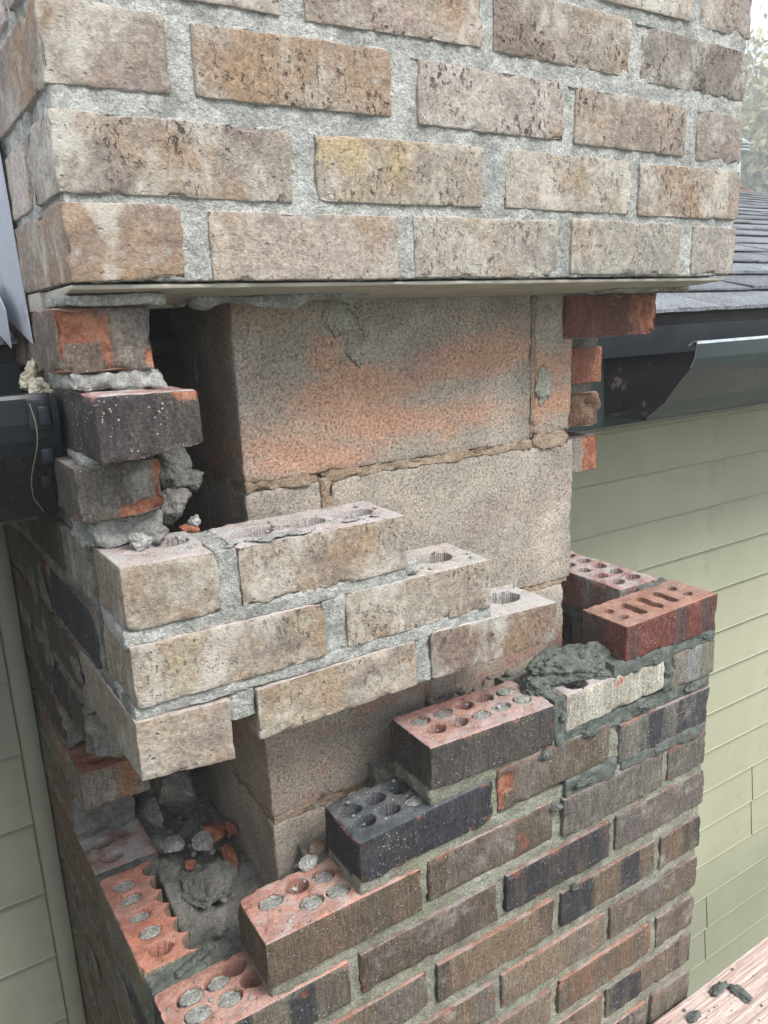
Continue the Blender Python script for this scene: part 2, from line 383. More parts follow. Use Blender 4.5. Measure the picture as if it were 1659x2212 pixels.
def link(name, g, mats, parent=None, loc=None, smooth=True, local=True):
    V = np.asarray(g['v'], float)
    if loc is None: loc = (V.min(0)+V.max(0))/2
    loc = np.asarray(loc, float)
    me = bpy.data.meshes.new(name); F = g['f']; n = F.shape[1]
    me.vertices.add(len(V)); me.vertices.foreach_set('co', (V-loc).astype(np.float32).ravel())
    me.loops.add(F.size); me.loops.foreach_set('vertex_index', F.astype(np.int32).ravel())
    me.polygons.add(len(F)); me.polygons.foreach_set('loop_start', np.arange(0, F.size, n, dtype=np.int32))
    me.polygons.foreach_set('loop_total', np.full(len(F), n, np.int32))
    for m in mats: me.materials.append(m)
    if 'mi' in g and len(mats) > 1: me.polygons.foreach_set('material_index', g['mi'].astype(np.int32))
    sm = np.full(len(F), smooth)
    if smooth and 'well' in g and g['well'].any() and n == 4:
        w_ = g['well'][F]; dz = V[F][:, :, 2]; sm &= ~(((w_.max(1)-w_.min(1)) > .1) & ((dz.max(1)-dz.min(1)) > .002))
    me.polygons.foreach_set('use_smooth', sm)
    for a in ('chip', 'well'):
        if a in g and g[a].any():
            at = me.attributes.new(a, 'FLOAT', 'POINT'); at.data.foreach_set('value', g[a].astype(np.float32))
    me.update(calc_edges=True)
    o = bpy.data.objects.new(name, me); COL.objects.link(o)
    if parent is not None:
        pw = np.array(parent['_w']); o.parent = parent; o.location = loc-pw
    else: o.location = loc
    o['_w'] = [float(x) for x in loc]
    if name in ('mortar', 'mortar_smear', 'fresh_mortar') and parent is not None: o['kind'] = 'stuff'
    return o
def tag(o, label=None, cat=None, group=None, kind=None):
    if label: o['label'] = label
    if cat: o['category'] = cat
    if group: o['group'] = group
    if kind: o['kind'] = kind
    return o
def empty(name, loc, label, cat, group=None):
    o = bpy.data.objects.new(name, None); COL.objects.link(o); o.location = loc; o.empty_display_size = .05
    o['_w'] = [float(x) for x in loc]
    return tag(o, label, cat, group)

BOXF = np.array([[0, 2, 3, 1], [4, 5, 7, 6], [0, 1, 5, 4], [2, 6, 7, 3], [0, 4, 6, 2], [1, 3, 7, 5]])
def box(x0, x1, y0, y1, z0, z1):
    return poly(np.array([[x, y, z] for z in (z0, z1) for y in (y0, y1) for x in (x0, x1)], float), BOXF)
def poly(v, f):
    v = np.asarray(v, float); f = np.asarray(f)
    return dict(v=v, f=f, mi=np.zeros(len(f), int), chip=np.zeros(len(v)), well=np.zeros(len(v)))
def extrude_x(prof, x0, x1, nx=1):
    """closed profile [(y,z)..] swept along x, capped with quads via fan (profile must be a strip: first half outer, second half inner reversed)"""
    n = len(prof); xs = np.linspace(x0, x1, nx+1); V = []; F = []
    for x in xs: V += [(x, y, z) for y, z in prof]
    for i in range(nx):
        for j in range(n):
            k = (j+1) % n; F.append((i*n+j, (i+1)*n+j, (i+1)*n+k, i*n+k))
    h = n//2
    for j in range(h-1):
        a, b, c, d = j, j+1, n-2-j, n-1-j
        F.append((a, b, c, d)); o = nx*n; F.append((o+d, o+c, o+b, o+a))
    return poly(V, F)

def ico(level):
    import bmesh
    bm = bmesh.new(); bmesh.ops.create_icosphere(bm, subdivisions=level, radius=1)
    v = np.array([q.co[:] for q in bm.verts]); f = np.array([[q.index for q in p.verts] for p in bm.faces]); bm.free()
    return v, f
ICO = {k: ico(k) for k in (2, 3, 4, 5, 6)}
def lump(c, rad, seed, lev=4, cuts=7, rough=.05, freq=None, lumps=None):
    if lumps is None: lumps = .18 if cuts < 5 else .07; cuts = cuts if cuts < 5 else cuts+6
    """angular broken chunk: sphere cut by random planes and roughened"""
    rnd = random.Random(seed); v, f = ICO[lev]; v = v.copy()
    for k in range(cuts):
        n = np.array([rnd.gauss(0, 1) for _ in range(3)]); n /= np.linalg.norm(n); d = rnd.uniform(.42, .8)
        t = v@n; m = t > d; v[m] -= np.outer(t[m]-d, n)*.94
    dd = v/np.linalg.norm(v, axis=1, keepdims=True)
    v = v+dd*(lumps*noise(v, 1.7, seed)+rough*1.5*fbm(v, 4.5, seed+5, 5))[:, None]
    v = v*np.array(rad)+np.array(c)
    return poly(v, f)

# ------------------------------------------------------------------ bricks
rng = random.Random(7)
TANS = [(.40, .33, .26), (.37, .30, .24), (.42, .355, .285), (.38, .32, .265), (.345, .285, .235), (.41, .335, .275)]
TINT = [(.40, .29, .16), (.25, .205, .18), (.40, .35, .29), (.33, .235, .20), (.29, .23, .21)]
BROWN = [(.19, .138, .098), (.155, .118, .09), (.21, .155, .112), (.175, .145, .115), (.185, .128, .088)]
BTINT = [(.10, .078, .064), (.18, .145, .115), (.048, .046, .050), (.21, .125, .078), (.16, .14, .12)]
def props(o, col, tint, bed=(.42, .22, .165), dust=.35, red=0., film=.3, pits=1.):
    o.color = (*col, 1); o['tint'] = tint; o['bed'] = bed; o['dust'] = dust; o['red'] = red; o['film'] = film; o['pits'] = pits
CHIM = empty('brick_chimney', (.40, .30, -3.2), 'chimney under repair, tan bricks above, gap with bare concrete blocks, brown bricks below', 'chimney')
SEED = [10]
def brick(x0, x1, y0, y1, z0, z1, kind='brown', res=.0045, name='brick', label=None, shear=0., **kw):
    SEED[0] += 1; s = SEED[0]
    pk = {k: kw.pop(k) for k in ('col', 'tint', 'bed', 'dust', 'red', 'film', 'pits') if k in kw}
    tan = kind == 'tan'; ls = kw.pop('ls', x0 < .02 and not shear)
    d = dict(res=res, r=.0013 if tan else .0022, amp=.0007 if tan else .0009, chip=.0022 if tan else .003, seed=s, tear=.0011 if tan else 0)
    d.update(kw); mat = d.pop('mat', None)
    if 'corners' in d and d['corners'] is not None:
        tl, bl, tr, br = d['corners']; z0 = (bl+br)/2; z1 = (tl+tr)/2
    g = gridbox(x0, x1, y0, y1, z0, z1, **d)
    if shear: g['v'][:, 0] -= shear*g['v'][:, 1]
    if ls: q = g['v']; q[:, 0] -= K*np.clip(q[:, 1], 0, 1)*np.clip(1-q[:, 0]/.085, 0, 1)
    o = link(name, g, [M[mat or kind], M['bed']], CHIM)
    r = random.Random(s*13)
    c = pk.get('col') or r.choice(TANS if tan else BROWN); k = r.uniform(.9, 1.1)*(1.03 if tan else 1)
    if not tan and sum(c) > .24: c = (c[0]*.98, c[1]*.99, c[2]*.96)
    if tan: m_ = sum(c)/3; c = tuple(q*.72+m_*.28 for q in c)
    props(o, tuple(q*k for q in c), pk.get('tint') or r.choice(TINT if tan else BTINT),
          pk.get('bed', (.47, .40, .36) if tan else r.choice([(.20, .13, .10), (.24, .15, .115), (.17, .12, .10), (.36, .18, .13)])), pk.get('dust', .4), pk.get('red', r.choice([0, 0, 0, .6, 1])), pk.get('film', r.uniform(.3, .8)), pk.get('pits', r.uniform(.3, 1)))
    if label: o['label'] = label
    return o
def plug(b, x, y, z, ra, rb, seed=0, m='mort'):
    """mortar left in a brick's core hole"""
    v, f = ICO[4]; v = v.copy(); kk = .90+.10*((seed*37) % 11)/10; x += ra*.10*math.sin(seed*2.1); y += rb*.12*math.cos(seed*1.3); z -= .0012*((seed*7) % 3); h = v*np.array([ra*kk, rb*kk, .012])
    h[:, 2] = np.clip(h[:, 2], -.01, .0012)+.0011*fbm(v, 4, seed, 4); h[:, :2] *= (1+.16*fbm(v, 2.2, seed, 3))[:, None]
    link('mortar_plug', poly(h+np.array([x, y, z-.0035]), f), [M[m]], b)

H = [(0, .0922), (.1048, .2955), (.308, .4986), (.5112, .7018), (.7143, .8065)]
S = [(0, .1938), (.2062, .397), (.4094, .6002), (.6126, .8065)]
W, DEP, K = .8065, .60, .045
# --- the part above: tan bricks, wide pale joints
UP = {0: [(-.001, .0855, (.001, -.054, .0016, -.0523)), (.1105, .290, (-.0016, -.0539, -.0003, -.0537)), (.3115, .4948, (.0012, -.0525, .0014, -.0536)),
          (.517, .6955, (.0043, -.0509, .0033, -.0521)), (.7205, .8035, (.0025, -.0511, .0018, -.0515))],
      -1: [(-.001, .185, (.0628, .0091, .0634, .009)), (.2105, .392, (.063, .0108, .0664, .0131)), (.4243, .6045, (.0669, .014, .0675, .0134)), (.6207, .803, (.0661, .0125, .0685, .0139))],
      -2: [(-.001, .0875, (.135, .0807, .1352, .0831)), (.109, .2877, (.133, .0828, .1372, .0852)), (.3196, .5, (.1342, .0821, .1343, .0817)),
           (.5187, .694, (.1329, .0809, .131, .0798)), (.719, .802, (.1308, .0776, .1296, .0778))],
      -3: [(-.001, .184, (.2, .150, .2, .150)), (.2085, .392, (.2, .150, .206, .154)), (.409, .597, (.206, .154, .206, .152)), (.616, .803, (.204, .151, .200, .149))],
      -4: [(-.001, .0875, (.268, .216, .268, .216)), (.11, .288, (.268, .216, .268, .216)), (.312, .49, (.268, .216, .272, .219)), (.507, .693, (.272, .219, .272, .219)), (.712, .803, (.27, .217, .27, .217))],
      -5: [(-.001, .184, (.336, .285, .336, .285)), (.2085, .392, (.336, .285, .336, .285)), (.409, .597, (.336, .285, .336, .285)), (.616, .803, (.336, .285, .336, .285))]}
TC = {(0, 0): dict(col=(.285, .215, .165), tint=(.30, .225, .17), pits=.0), (0, 1): dict(col=(.39, .315, .245), tint=(.43, .36, .29), pits=.25), (0, 2): dict(col=(.37, .32, .26), tint=(.43, .40, .34), pits=.7),
      (0, 3): dict(col=(.31, .27, .22), tint=(.35, .32, .27), pits=.8), (0, 4): dict(col=(.31, .27, .235), tint=(.34, .30, .265), pits=.0), (-1, 0): dict(col=(.33, .28, .225), tint=(.21, .165, .145), pits=1),
      (-1, 1): dict(col=(.36, .29, .215), tint=(.42, .33, .20), pits=1), (-1, 2): dict(col=(.36, .305, .245), tint=(.33, .26, .185), pits=.7), (-1, 3): dict(col=(.34, .27, .205), tint=(.36, .30, .24), pits=1),
      (-2, 0): dict(col=(.26, .205, .165), tint=(.29, .225, .18), pits=.1), (-2, 1): dict(col=(.36, .285, .21), tint=(.29, .215, .165), pits=1), (-2, 2): dict(col=(.39, .33, .275), tint=(.30, .24, .21), pits=1),
      (-2, 3): dict(col=(.29, .225, .175), tint=(.33, .26, .20), pits=1), (-2, 4): dict(col=(.29, .24, .20), pits=.1), (-3, 3): dict(col=(.25, .21, .175), tint=(.17, .145, .125), pits=1), (-3, 2): dict(col=(.31, .25, .195), tint=(.22, .175, .14), pits=1)}
for k, row in UP.items():
    odd = k % 2
    for i, (a, b, cn) in enumerate(row):
        left, right = i == 0, i == len(row)-1
        dp = .085
        if left and not odd: dp = .185
        if right and not odd: dp = .185
        brick(a-.0013, b+.0013, -.001+rng.uniform(-.0012, .0006), dp, 0, 0, 'tan', res=.0034 if a < .45 else .0042, corners=(cn[0]+.001, cn[1]-.001, cn[2]+.001, cn[3]-.001), **TC.get((k, i), {}))
    # left and right return faces
    z0, z1 = row[0][2][1], row[0][2][0]
    ys = [(.206, .385), (.405, .59)] if not odd else [(.106, .286), (.306, .486), (.506, .592)]
    for (c, d) in ys:
        brick(-.001, .084, c, d, z0, z1, 'tan', res=.005, shear=K, col=(.47, .39, .345), tint=(.50, .42, .38), tear=.0016)  # left return: same bricks, coloured lighter for bright sky on that side
        brick(W-.087, W-.0035, c, d, z0, z1, 'tan', res=.009)
    # back-up masonry behind, plain
def mortarbox(L, *a, **k):
    SEED[0] += 1
    kk = dict(res=.0042, r=.002, amp=.0012, freq=120, seed=SEED[0]); kk.update(k); sh = kk.pop('shear', 0)
    g = gridbox(*a, **kk)
    if sh: g['v'][:, 0] -= sh*g['v'][:, 1]
    L.append(g)
L = []
# one continuous joint body just behind the brick faces; bricks stand proud of it
mortarbox(L, .0012, W-.0055, .0008, .083, -.0545, .34, res=.003, amp=.0011, freq=150)
mortarbox(L, .002, .08, .084, .592, -.0545, .34, res=.005, shear=K)
mortarbox(L, W-.083, W-.007, .084, .592, -.0545, .34, res=.008)
mortarbox(L, .08, W-.083, .52, .59, -.0545, .34, res=.02)
link('mortar', merge(L), [M['mort']], CHIM)
link('cap', gridbox(.0, W, .0, .592, .341, .352, res=.02, amp=.002, seed=3), [M['mort']], CHIM)
# ragged squeeze of mortar on brick shoulders (proud lips along the tops of courses)
L = []
for k, row in UP.items():
    if k < -4: continue
    for i, (a, b, cn) in enumerate(row):
        n = max(2, int((b-a)/.035))
        for j in range(n):
            if rng.random() < .42:
                x = a+(j+rng.random())*(b-a)/n; z = cn[0]+(cn[2]-cn[0])*(x-a)/(b-a)
                l = lump((x, .0012, z+.0008), (rng.uniform(.006, .02), .0024, rng.uniform(.0014, .003)), rng.randrange(9999), 3, 2, .16, lumps=.3); L.append(l)
tag(link('mortar_smear', merge(L), [M['mort']], CHIM), 'thin ragged mortar squeezed over the top edges of tan bricks')

# --- steel plate carrying the upper part
pl = [gridbox(-.002, W-.012, .004, .125, -.0598, -.0567, res=.012, r=.001, amp=.0003, seed=5),
      gridbox(.0, .13, .125, .592, -.0625, -.0567, res=.02, r=.001, amp=.0003, seed=6),
      gridbox(.66, W-.012, .125, .592, -.0625, -.0567, res=.02, r=.001, amp=.0003, seed=8)]
pl[1]['v'][:, 0] -= K*pl[1]['v'][:, 1]
for g in pl: q = g['v']; q[:, 2] -= np.where(q[:, 2] < -.0585, .010*np.clip(q[:, 1]/.12, 0, 1), 0)
tag(link('lintel_plate', merge(pl), [M['plate']], CHIM), 'dusty flat steel plate under the tan bricks')
L = []
mortarbox(L, -.006, .075, .022, .10, -.0715, -.0632, amp=.0016, freq=60, r=.002, chip=.003)
mortarbox(L, .115, .30, .06, .125, -.078, -.0632, amp=.006, freq=45, r=.004, clip=lambda Q, P: (np.where((np.arange(3) == 2)[None, :], np.where(Q < -.064, -.064-(np.clip(.55+.9*noise(P, 36, 5), .1, 1)*.014)[:, None]*((Q-(-.064))/(-.014)), Q), Q), np.zeros(len(Q))))
mortarbox(L, .655, .80, .06, .13, -.0695, -.0632, amp=.003, freq=60, r=.003)
link('mortar', merge(L), [M['mort']], CHIM)
link('mortar', lump((.705, .17, -.072), (.055, .03, .009), 77, 4, 5), [M['dmort']], CHIM)
link('mortar', lump((.80, -.0+.10, -.064), (.022, .03, .006), 78, 4, 5), [M['mort']], CHIM)

# --- concrete block core
CX0, CX1, CY0 = .168, .6455, .12
def cmu(a, b, z0, z1, y0=CY0, y1=.24, rust=0., pink=0., label=None, **k):
    SEED[0] += 1
    kk = dict(res=.005, r=.0035, amp=.0009, freq=140, chip=.004, chipf=30, seed=SEED[0]); kk.update(k)
    o = link('concrete_block', gridbox(a, b, y0, y1, z0, z1, **kk), [M['cmu']], CHIM); o['rust'] = rust; o['pink'] = pink
    if label: o['label'] = label
    return o
cmu(CX0, .572, -.256, -.063, rust=.9, pink=.2, label='large concrete block with orange rust bloom')
cmu(.5775, CX1, -.250, -.063, rust=1., pink=.3)
cmu(CX0, .258, -.461, -.2645, rust=.1, pink=.4)
cmu(.2715, CX1+.006, -.462, -.2640, rust=.0, pink=.25, label='plain grey concrete block below the rusty one')
cmu(CX0, .395, -.662, -.4685, rust=.15, pink=.9); cmu(.400, CX1-.006, -.660, -.4685, rust=.15, pink=.9)
cmu(CX0, .262, -.864, -.6715, rust=.0, pink=.5); cmu(.27, CX1, -.864, -.6715, rust=0, pink=.4)
cmu(CX0, .43, -1.07, -.8725, pink=.3); cmu(.44, CX1, -1.07, -.8725)
for i, (za, zb) in enumerate(((-.256, -.063), (-.461, -.2645), (-.662, -.4685), (-.864, -.6715), (-1.07, -.8725))):
    o = 0.08 if i % 2 else 0
    cmu(CX0+.001, CX0+.10, za, zb, .2445, .385+o, rust=.1, pink=.6, res=.008)
    cmu(CX0+.001, CX0+.10, za, zb, .391+o, .56, rust=.1, pink=.2, res=.01)
    cmu(CX1-.10, CX1, za, zb, .2445, .56, rust=.1, pink=.2, res=.02)
    cmu(CX0+.101, CX1-.101, za, zb, .49, .56, res=.03)
L = []
def cj(*a, **k): mortarbox(L, *a, **{**dict(amp=.0022, freq=130, r=.0015, chip=.004, res=.003), **k})
cj(.258, .572, .1185, .2, -.2655, -.2545); cj(CX0+.002, .2575, .1195, .2, -.2655, -.2555); cj(.5725, CX1-.004, .1175, .2, -.268, -.248)
cj(.2575, .2715, .1190, .2, -.33, -.262); cj(.2575, .2715, .121, .2, -.462, -.33)
cj(CX0+.002, CX1, .121, .2, -.469, -.4605); cj(CX0+.002, CX1-.003, .121, .2, -.672, -.6615); cj(CX0+.003, CX1, .122, .2, -.873, -.8635)
cj(.5715, .5785, .1195, .2, -.256, -.066, amp=.0012); cj(.3945, .4005, .122, .2, -.662, -.468); cj(.2615, .2705, .122, .2, -.864, -.671)
for za, zb in ((-.2655, -.2545), (-.469, -.4605), (-.672, -.6615), (-.873, -.8635)): cj(CX0+.002, CX0+.06, .2, .56, za, zb, res=.008)
for i, (za, zb) in enumerate(((-.256, -.063), (-.461, -.2645), (-.662, -.4685), (-.864, -.6715))):
    cj(CX0+.0025, CX0+.06, .2395, .245, za, zb); o = .08 if i % 2 else 0; cj(CX0+.0025, CX0+.06, .3845+o, .392+o, za, zb)
link('mortar', merge(L), [M['cmort']], CHIM)
link('mortar', merge([lump((.598, .1198, -.19), (.014, .0012, .022), 31, 5, 1, .3, lumps=.5), lump((.288, .1197, -.082), (.020, .0013, .022), 33, 5, 1, .3, lumps=.5), lump((.310, .1197, -.108), (.009, .0012, .024), 34, 5, 1, .3, lumps=.5)]), [M['pale']], CHIM)

# --- tan bricks left standing in the middle (cantilevered)
YM = -.0095
b = brick(.004, .087, YM, .078, -.338, -.281, 'tan', res=.0034, corners=(-.2795, -.3363, -.2813, -.3378), col=(.30, .24, .175), tint=(.33, .265, .20), pits=0, bed=(.43, .35, .32), dust=.8, label='tan corner brick with broken top under rubble', holes=[(.062, .045, .016, .013, .03)], hole_res=.002)
b = brick(.106, .2855, YM, .072, -.339, -.281, 'tan', res=.0034, corners=(-.2819, -.339, -.2818, -.3385), col=(.34, .28, .215), pits=.5, bed=(.50, .42, .40), dust=.85, label='long tan brick with three oval core holes',
      holes=[(.246, .031, .0215, .0155, .05), (.190, .030, .0215, .0145, .05), (.136, .031, .021, .0145, .028)], hole_res=.0012)
plug(b, .166, .028, -.279, .007, .006, 4)
b = brick(.0035, .188, YM-.001, .078, -.408, -.350, 'tan', res=.0034, corners=(-.3495, -.4073, -.3523, -.4086), col=(.37, .285, .205), tint=(.36, .28, .18), pits=.7)
b = brick(.2115, .395, YM, .074, -.407, -.350, 'tan', res=.0034, corners=(-.3497, -.4072, -.3515, -.4065), col=(.35, .275, .20), tint=(.36, .32, .27), pits=.7, bed=(.50, .44, .40), dust=.85, holes=[(.349, .034, .022, .017, .05), (.30, .034, .018, .015, .04)], hole_res=.0012, label='tan brick with one large open core hole')
brick(0, .086, YM-.001, .18, -.48, -.42, 'tan', res=.0034, corners=(-.4185, -.4755, -.4234, -.4845), col=(.345, .275, .215), tint=(.37, .30, .235), pits=.1, label='hanging tan corner half brick')
b = brick(.1125, .294, YM, .074, -.474, -.421, 'tan', res=.0034, corners=(-.4223, -.4745, -.420, -.472), col=(.36, .29, .215), tint=(.38, .32, .24), pits=.6)
b = brick(.312, .4955, YM-.001, .07, -.472, -.421, 'tan', res=.0034, corners=(-.4165, -.472, -.425, -.473), col=(.27, .185, .135), tint=(.25, .24, .22), pits=.5, bed=(.50, .45, .41), dust=.85,
          holes=[(.451, .036, .023, .0175, .05), (.407, .034, .017, .0145, .04)], hole_res=.0012, label='browner brick with one open core hole at the end of its row')
L = []
mortarbox(L, .001, .286, YM+.002, .072, -.352, -.337, amp=.0016)
mortarbox(L, .0865, .1065, YM+.002, .072, -.339, -.282, amp=.0018)
mortarbox(L, .187, .2125, YM+.002, .072, -.409, -.351, amp=.0018)
mortarbox(L, .001, .396, YM+.002, .072, -.421, -.406, amp=.0016)
mortarbox(L, .086, .1125, YM+.0025, .072, -.448, -.42, amp=.003, freq=70, chip=.004)
mortarbox(L, .2935, .3125, YM+.002, .07, -.473, -.42, amp=.002)
mortarbox(L, .286, .302, YM+.004, .072, -.347, -.335, amp=.003, freq=70)
link('mortar', merge(L), [M['mort']], CHIM)
L = []
for k in range(14):
    x = rng.uniform(.09, .27); L.append(lump((x, YM+.003+rng.random()*.012, -.2805), (rng.uniform(.004, .012), rng.uniform(.003, .007), .0010), 400+k, 3, 3, .2))
link('mortar_smear', merge(L), [M['mort']], CHIM)
crumbs_on_corner = [((.034, .036, -.272), (.016, .012, .010), 501, 'pale angular mortar crumb on the corner brick beside its hole'), ((.014, .072, -.267), (.017, .012, .013), 502, 'grey mortar block under the left brick stack'),
                    ((.052, .070, -.268), (.014, .011, .012), 503, 'second grey mortar block under the left brick stack'), ((.098, .083, -.276), (.009, .008, .008), 504, 'small mortar crumb behind the corner brick, by the cavity')]
for c, r, s, lab in crumbs_on_corner:
    tag(link('mortar_chunk', lump(c, r, s, 4, 8, .07), [M['mort']]), lab, 'rubble')

# --- three old bricks in the left column
def chipclip(x_edge, zc, dep, seed):
    def f(Q, P):
        lim = x_edge-np.clip(zc-Q[:, 2], 0, 1)*dep+.003*fbm(P, 70, seed, 3); m = Q[:, 0] > lim
        Q = Q.copy(); Q[m, 0] = lim[m]; return Q, m.astype(float)
    return f
def lowclip(x_from, z_lo, slope, seed):
    def f(Q, P):
        lim = z_lo+np.clip(Q[:, 0]-x_from, 0, 1)*slope+.002*fbm(P, 80, seed, 3); m = Q[:, 2] < lim
        Q = Q.copy(); Q[m, 2] = lim[m]; return Q, m.astype(float)*.0
    return f
b = brick(-.011, .064, .034, .118, -.1245, -.0725, 'brown', res=.0034, col=(.15, .115, .095), tint=(.17, .155, .14), red=0, film=.9, label='weathered half brick with orange spalled corner', chip=.004, spalls=[(.006, -.087, .0165, .0155, .002), (.0275, -.098, .0026, .026, .0012), (-.0095, -.10, .004, .026, .001), (.062, -.114, .005, .010, .002)])
orange_scar = []
brick(.0025, .0868, -.003, .18, -.195, -.141, 'brown', res=.0032, corners=(-.1405, -.195, -.142, -.194), clip=lowclip(.028, -.1945, .13, 3), col=(.055, .048, .050), tint=(.085, .070, .062), red=0, film=.12, bed=(.36, .2, .18), dust=.9, label='near-black brick sticking out of the left stack', spalls=[(.078, -.1425, .012, .0055, .0015)])
brick(-.0105, .0605, .039, .125, -.2505, -.202, 'brown', res=.0034, clip=chipclip(.061, -.235, .5, 9), col=(.15, .135, .115), tint=(.11, .095, .085), red=0, film=1., chip=.007, label='mottled grey brick with orange broken edge', spalls=[(.042, -.2475, .024, .009, .002), (.0585, -.226, .005, .03, .002)])
L = []
mortarbox(L, -.006, .070, .037, .13, -.1405, -.1245, amp=.0035, freq=120, r=.003, chip=.004, res=.003)
mortarbox(L, -.004, .05, .044, .13, -.2025, -.1945, amp=.002, r=.003)
mortarbox(L, -.004, .058, .052, .14, -.2815, -.250, amp=.006, freq=80, r=.004, chip=.006, res=.003)
link('mortar', merge(L), [M['mort']], CHIM)
# spalled clay scars
N_ = NT('spalled_clay'); vv = N_.coord(); cc = N_.mix(N_.ramp(N_.noise(vv, 60, 3), .35, .65), (.30, .115, .07), (.42, .18, .11)); cc = N_.scale(N_.ramp(N_.noise(vv, 420, 3, .7), .3, .7, .75, 1.25), cc); N_.bump(N_.noise(vv, 140, 4, .7), .004, 1.); M['clay'] = N_.done(cc, .9)
def scar(x, y, z, rx, ry, rz, seed, name='spall', m='clay', lab=None):
    o = link(name, lump((x, y, z), (rx, ry, rz), seed, 4, 5, .10, lumps=.3), [M[m]], CHIM)
    if lab: o['label'] = lab
    return o
# more old brick behind them in the left wall, up to the eaves
for r_, (z0, z1, cuts) in enumerate(((-.1245, -.0725, [(.13, .31), (.325, .50), (.512, .59)]), (-.195, -.141, [(.195, .38), (.393, .58)]), (-.253, -.202, [(.137, .32), (.333, .52), (.53, .59)]))):
    for a, c in cuts: brick(-.0, .085, a, c, z0, z1, 'brown', res=.008, shear=K)
L = []; mortarbox(L, .004, .08, .135, .59, -.28, -.07, res=.01, shear=K); link('mortar', merge(L), [M['dmort']], CHIM)
# lumps of dropped mortar in the gap behind the stack
link('mortar', lump((.096, .145, -.230), (.024, .035, .028), 81, 5, 9, .06), [M['dmort']], CHIM)
tag(link('mortar_chunk', lump((.120, .150, -.248), (.020, .022, .020), 82, 5, 8, .06), [M['dmort']]), 'rounded grey mortar lump in the gap left of the core', 'rubble')
link('mortar', lump((.088, .12, -.264), (.026, .03, .02), 83, 5, 9, .07), [M['dmort']], CHIM)
tag(link('brick_fragment', lump((.1, .105, -.288), (.010, .014, .008), 84, 3, 8), [M['clay']]), 'small orange brick chip behind the corner brick', 'rubble')

# --- lower brown masonry, front face, racked back towards the left
YL = -.013
def zrow(k): return -.7726-(k-11)*.0720
low = {}
low[7] = []; low[8] = [(.716, .8065, -.606, -.553)]
low[9] = [(.4035, .5945, -.673, -.617), (.6135, .8045, -.685, -.628)]
low[10] = [(.300, .4955, -.750, -.695), (.512, .706, -.756, -.699), (.7215, .807, -.756, -.700)]
low[11] = [(.2045, .402, -.826, -.771), (.415, .602, -.824, -.768), (.6155, .8085, -.824, -.767)]
for k in range(12, 21):
    z1 = zrow(k)-.0; z0 = z1-.0545; t = H if k % 2 == 0 else S
    low[k] = [(a+rng.uniform(-.002, .002)+(.001 if i else 0), c+rng.uniform(-.003, .001)+.001, z0+rng.uniform(-.001, .001), z1+rng.uniform(-.001, .001)) for i, (a, c) in enumerate(t)]
LC = {(8, 0): dict(col=(.22, .19, .15), tint=(.25, .25, .24), red=0, film=.7), (9, 0): dict(col=(.15, .115, .09), tint=(.17, .14, .12), red=1, film=.35, spalls=[(.415, -.634, .0135, .0135, .002), (.408, -.66, .004, .02, .001)], label='brown brick with a bright orange spall'), (9, 1): dict(col=(.20, .18, .16), tint=(.055, .055, .06), red=0, film=.5),
      (10, 0): dict(col=(.13, .10, .08), tint=(.15, .12, .10), red=.4), (10, 1): dict(col=(.15, .13, .115), tint=(.17, .15, .14), film=.6, red=0), (10, 2): dict(col=(.14, .125, .11), film=.4, red=0),
      (11, 0): dict(col=(.115, .09, .075), tint=(.13, .10, .08)), (11, 1): dict(col=(.045, .045, .05), tint=(.11, .085, .07), film=.1, red=.5), (11, 2): dict(col=(.16, .135, .12), tint=(.14, .12, .11), film=.7)}
for k, row in low.items():
    for i, (a, c, z0, z1) in enumerate(row):
        dp = .072
        if (k % 2 == 0) and (i == len(row)-1 or (a < .01)): dp = .178
        brick(a, c, YL+rng.uniform(-.002, .002), dp, z0, z1, 'brown', res=.004, **LC.get((k, i), {}))
# exposed stepped bricks
b = brick(.6165, .803, YL-.002, .063, -.537, -.485, 'brown', res=.0032, corners=(-.4868, -.5363, -.4829, -.5382), name='brick', mat=None, col=(.10, .062, .060), tint=(.17, .058, .045), red=0, film=.12, bed=(.37, .20, .145), dust=.12, chip=.002, hole_res=.0012,
      label='new red brick with slots, just laid on fresh mortar', holes=[(.640, .037, .0075, .0055, .045), (.640, .012, .0075, .005, .045), (.672, .0235, .0062, .0215, .048, .0, 3.5), (.7045, .0235, .0062, .0215, .048, .0, 3.5), (.7365, .0235, .0062, .0215, .048, .0, 3.5), (.770, .037, .0075, .0055, .045), (.770, .011, .0075, .0055, .045)])
b = brick(.513, .700, YL, .070, -.6015, -.553, 'brown', res=.0036, corners=(-.5515, -.6036, -.5544, -.599), col=(.52, .50, .43), tint=(.40, .37, .31), red=.8, film=.5, amp=.0006, bed=(.42, .33, .31), dust=.8, holes=[(.545, .004, .016, .012, .03)], hole_res=.002, label='whitish mortar-smeared brick under the fresh mortar')
R5 = .0125
def ring(l, ra=.0125, rb=.0095, dep=.047): return [(x, y, ra, rb, dep) for x, y in l]
hb = [(.332, .046), (.366, .047), (.400, .048), (.433, .049), (.466, .047), (.337, .020), (.369, .019), (.402, .019), (.435, .020), (.469, .020)]
b = brick(.3065, .495, YL, .070, -.6105, -.555, 'brown', res=.0036, corners=(-.5516, -.6043, -.5583, -.6167), col=(.095, .082, .072), tint=(.075, .066, .062), red=.3, film=.1, bed=(.46, .25, .20), dust=.55, holes=ring(hb), hole_res=.0012, label='dark brick with ten core holes, most plugged with mortar')
for i, q in enumerate(hb):
    if i in (0, 1, 4, 7, 8, 9): plug(b, *q, -.5535, .0125, .0095, i)
    elif i in (2, 6): plug(b, *q, -.575, .0105, .008, i, 'mort' if i != 6 else 'clay')
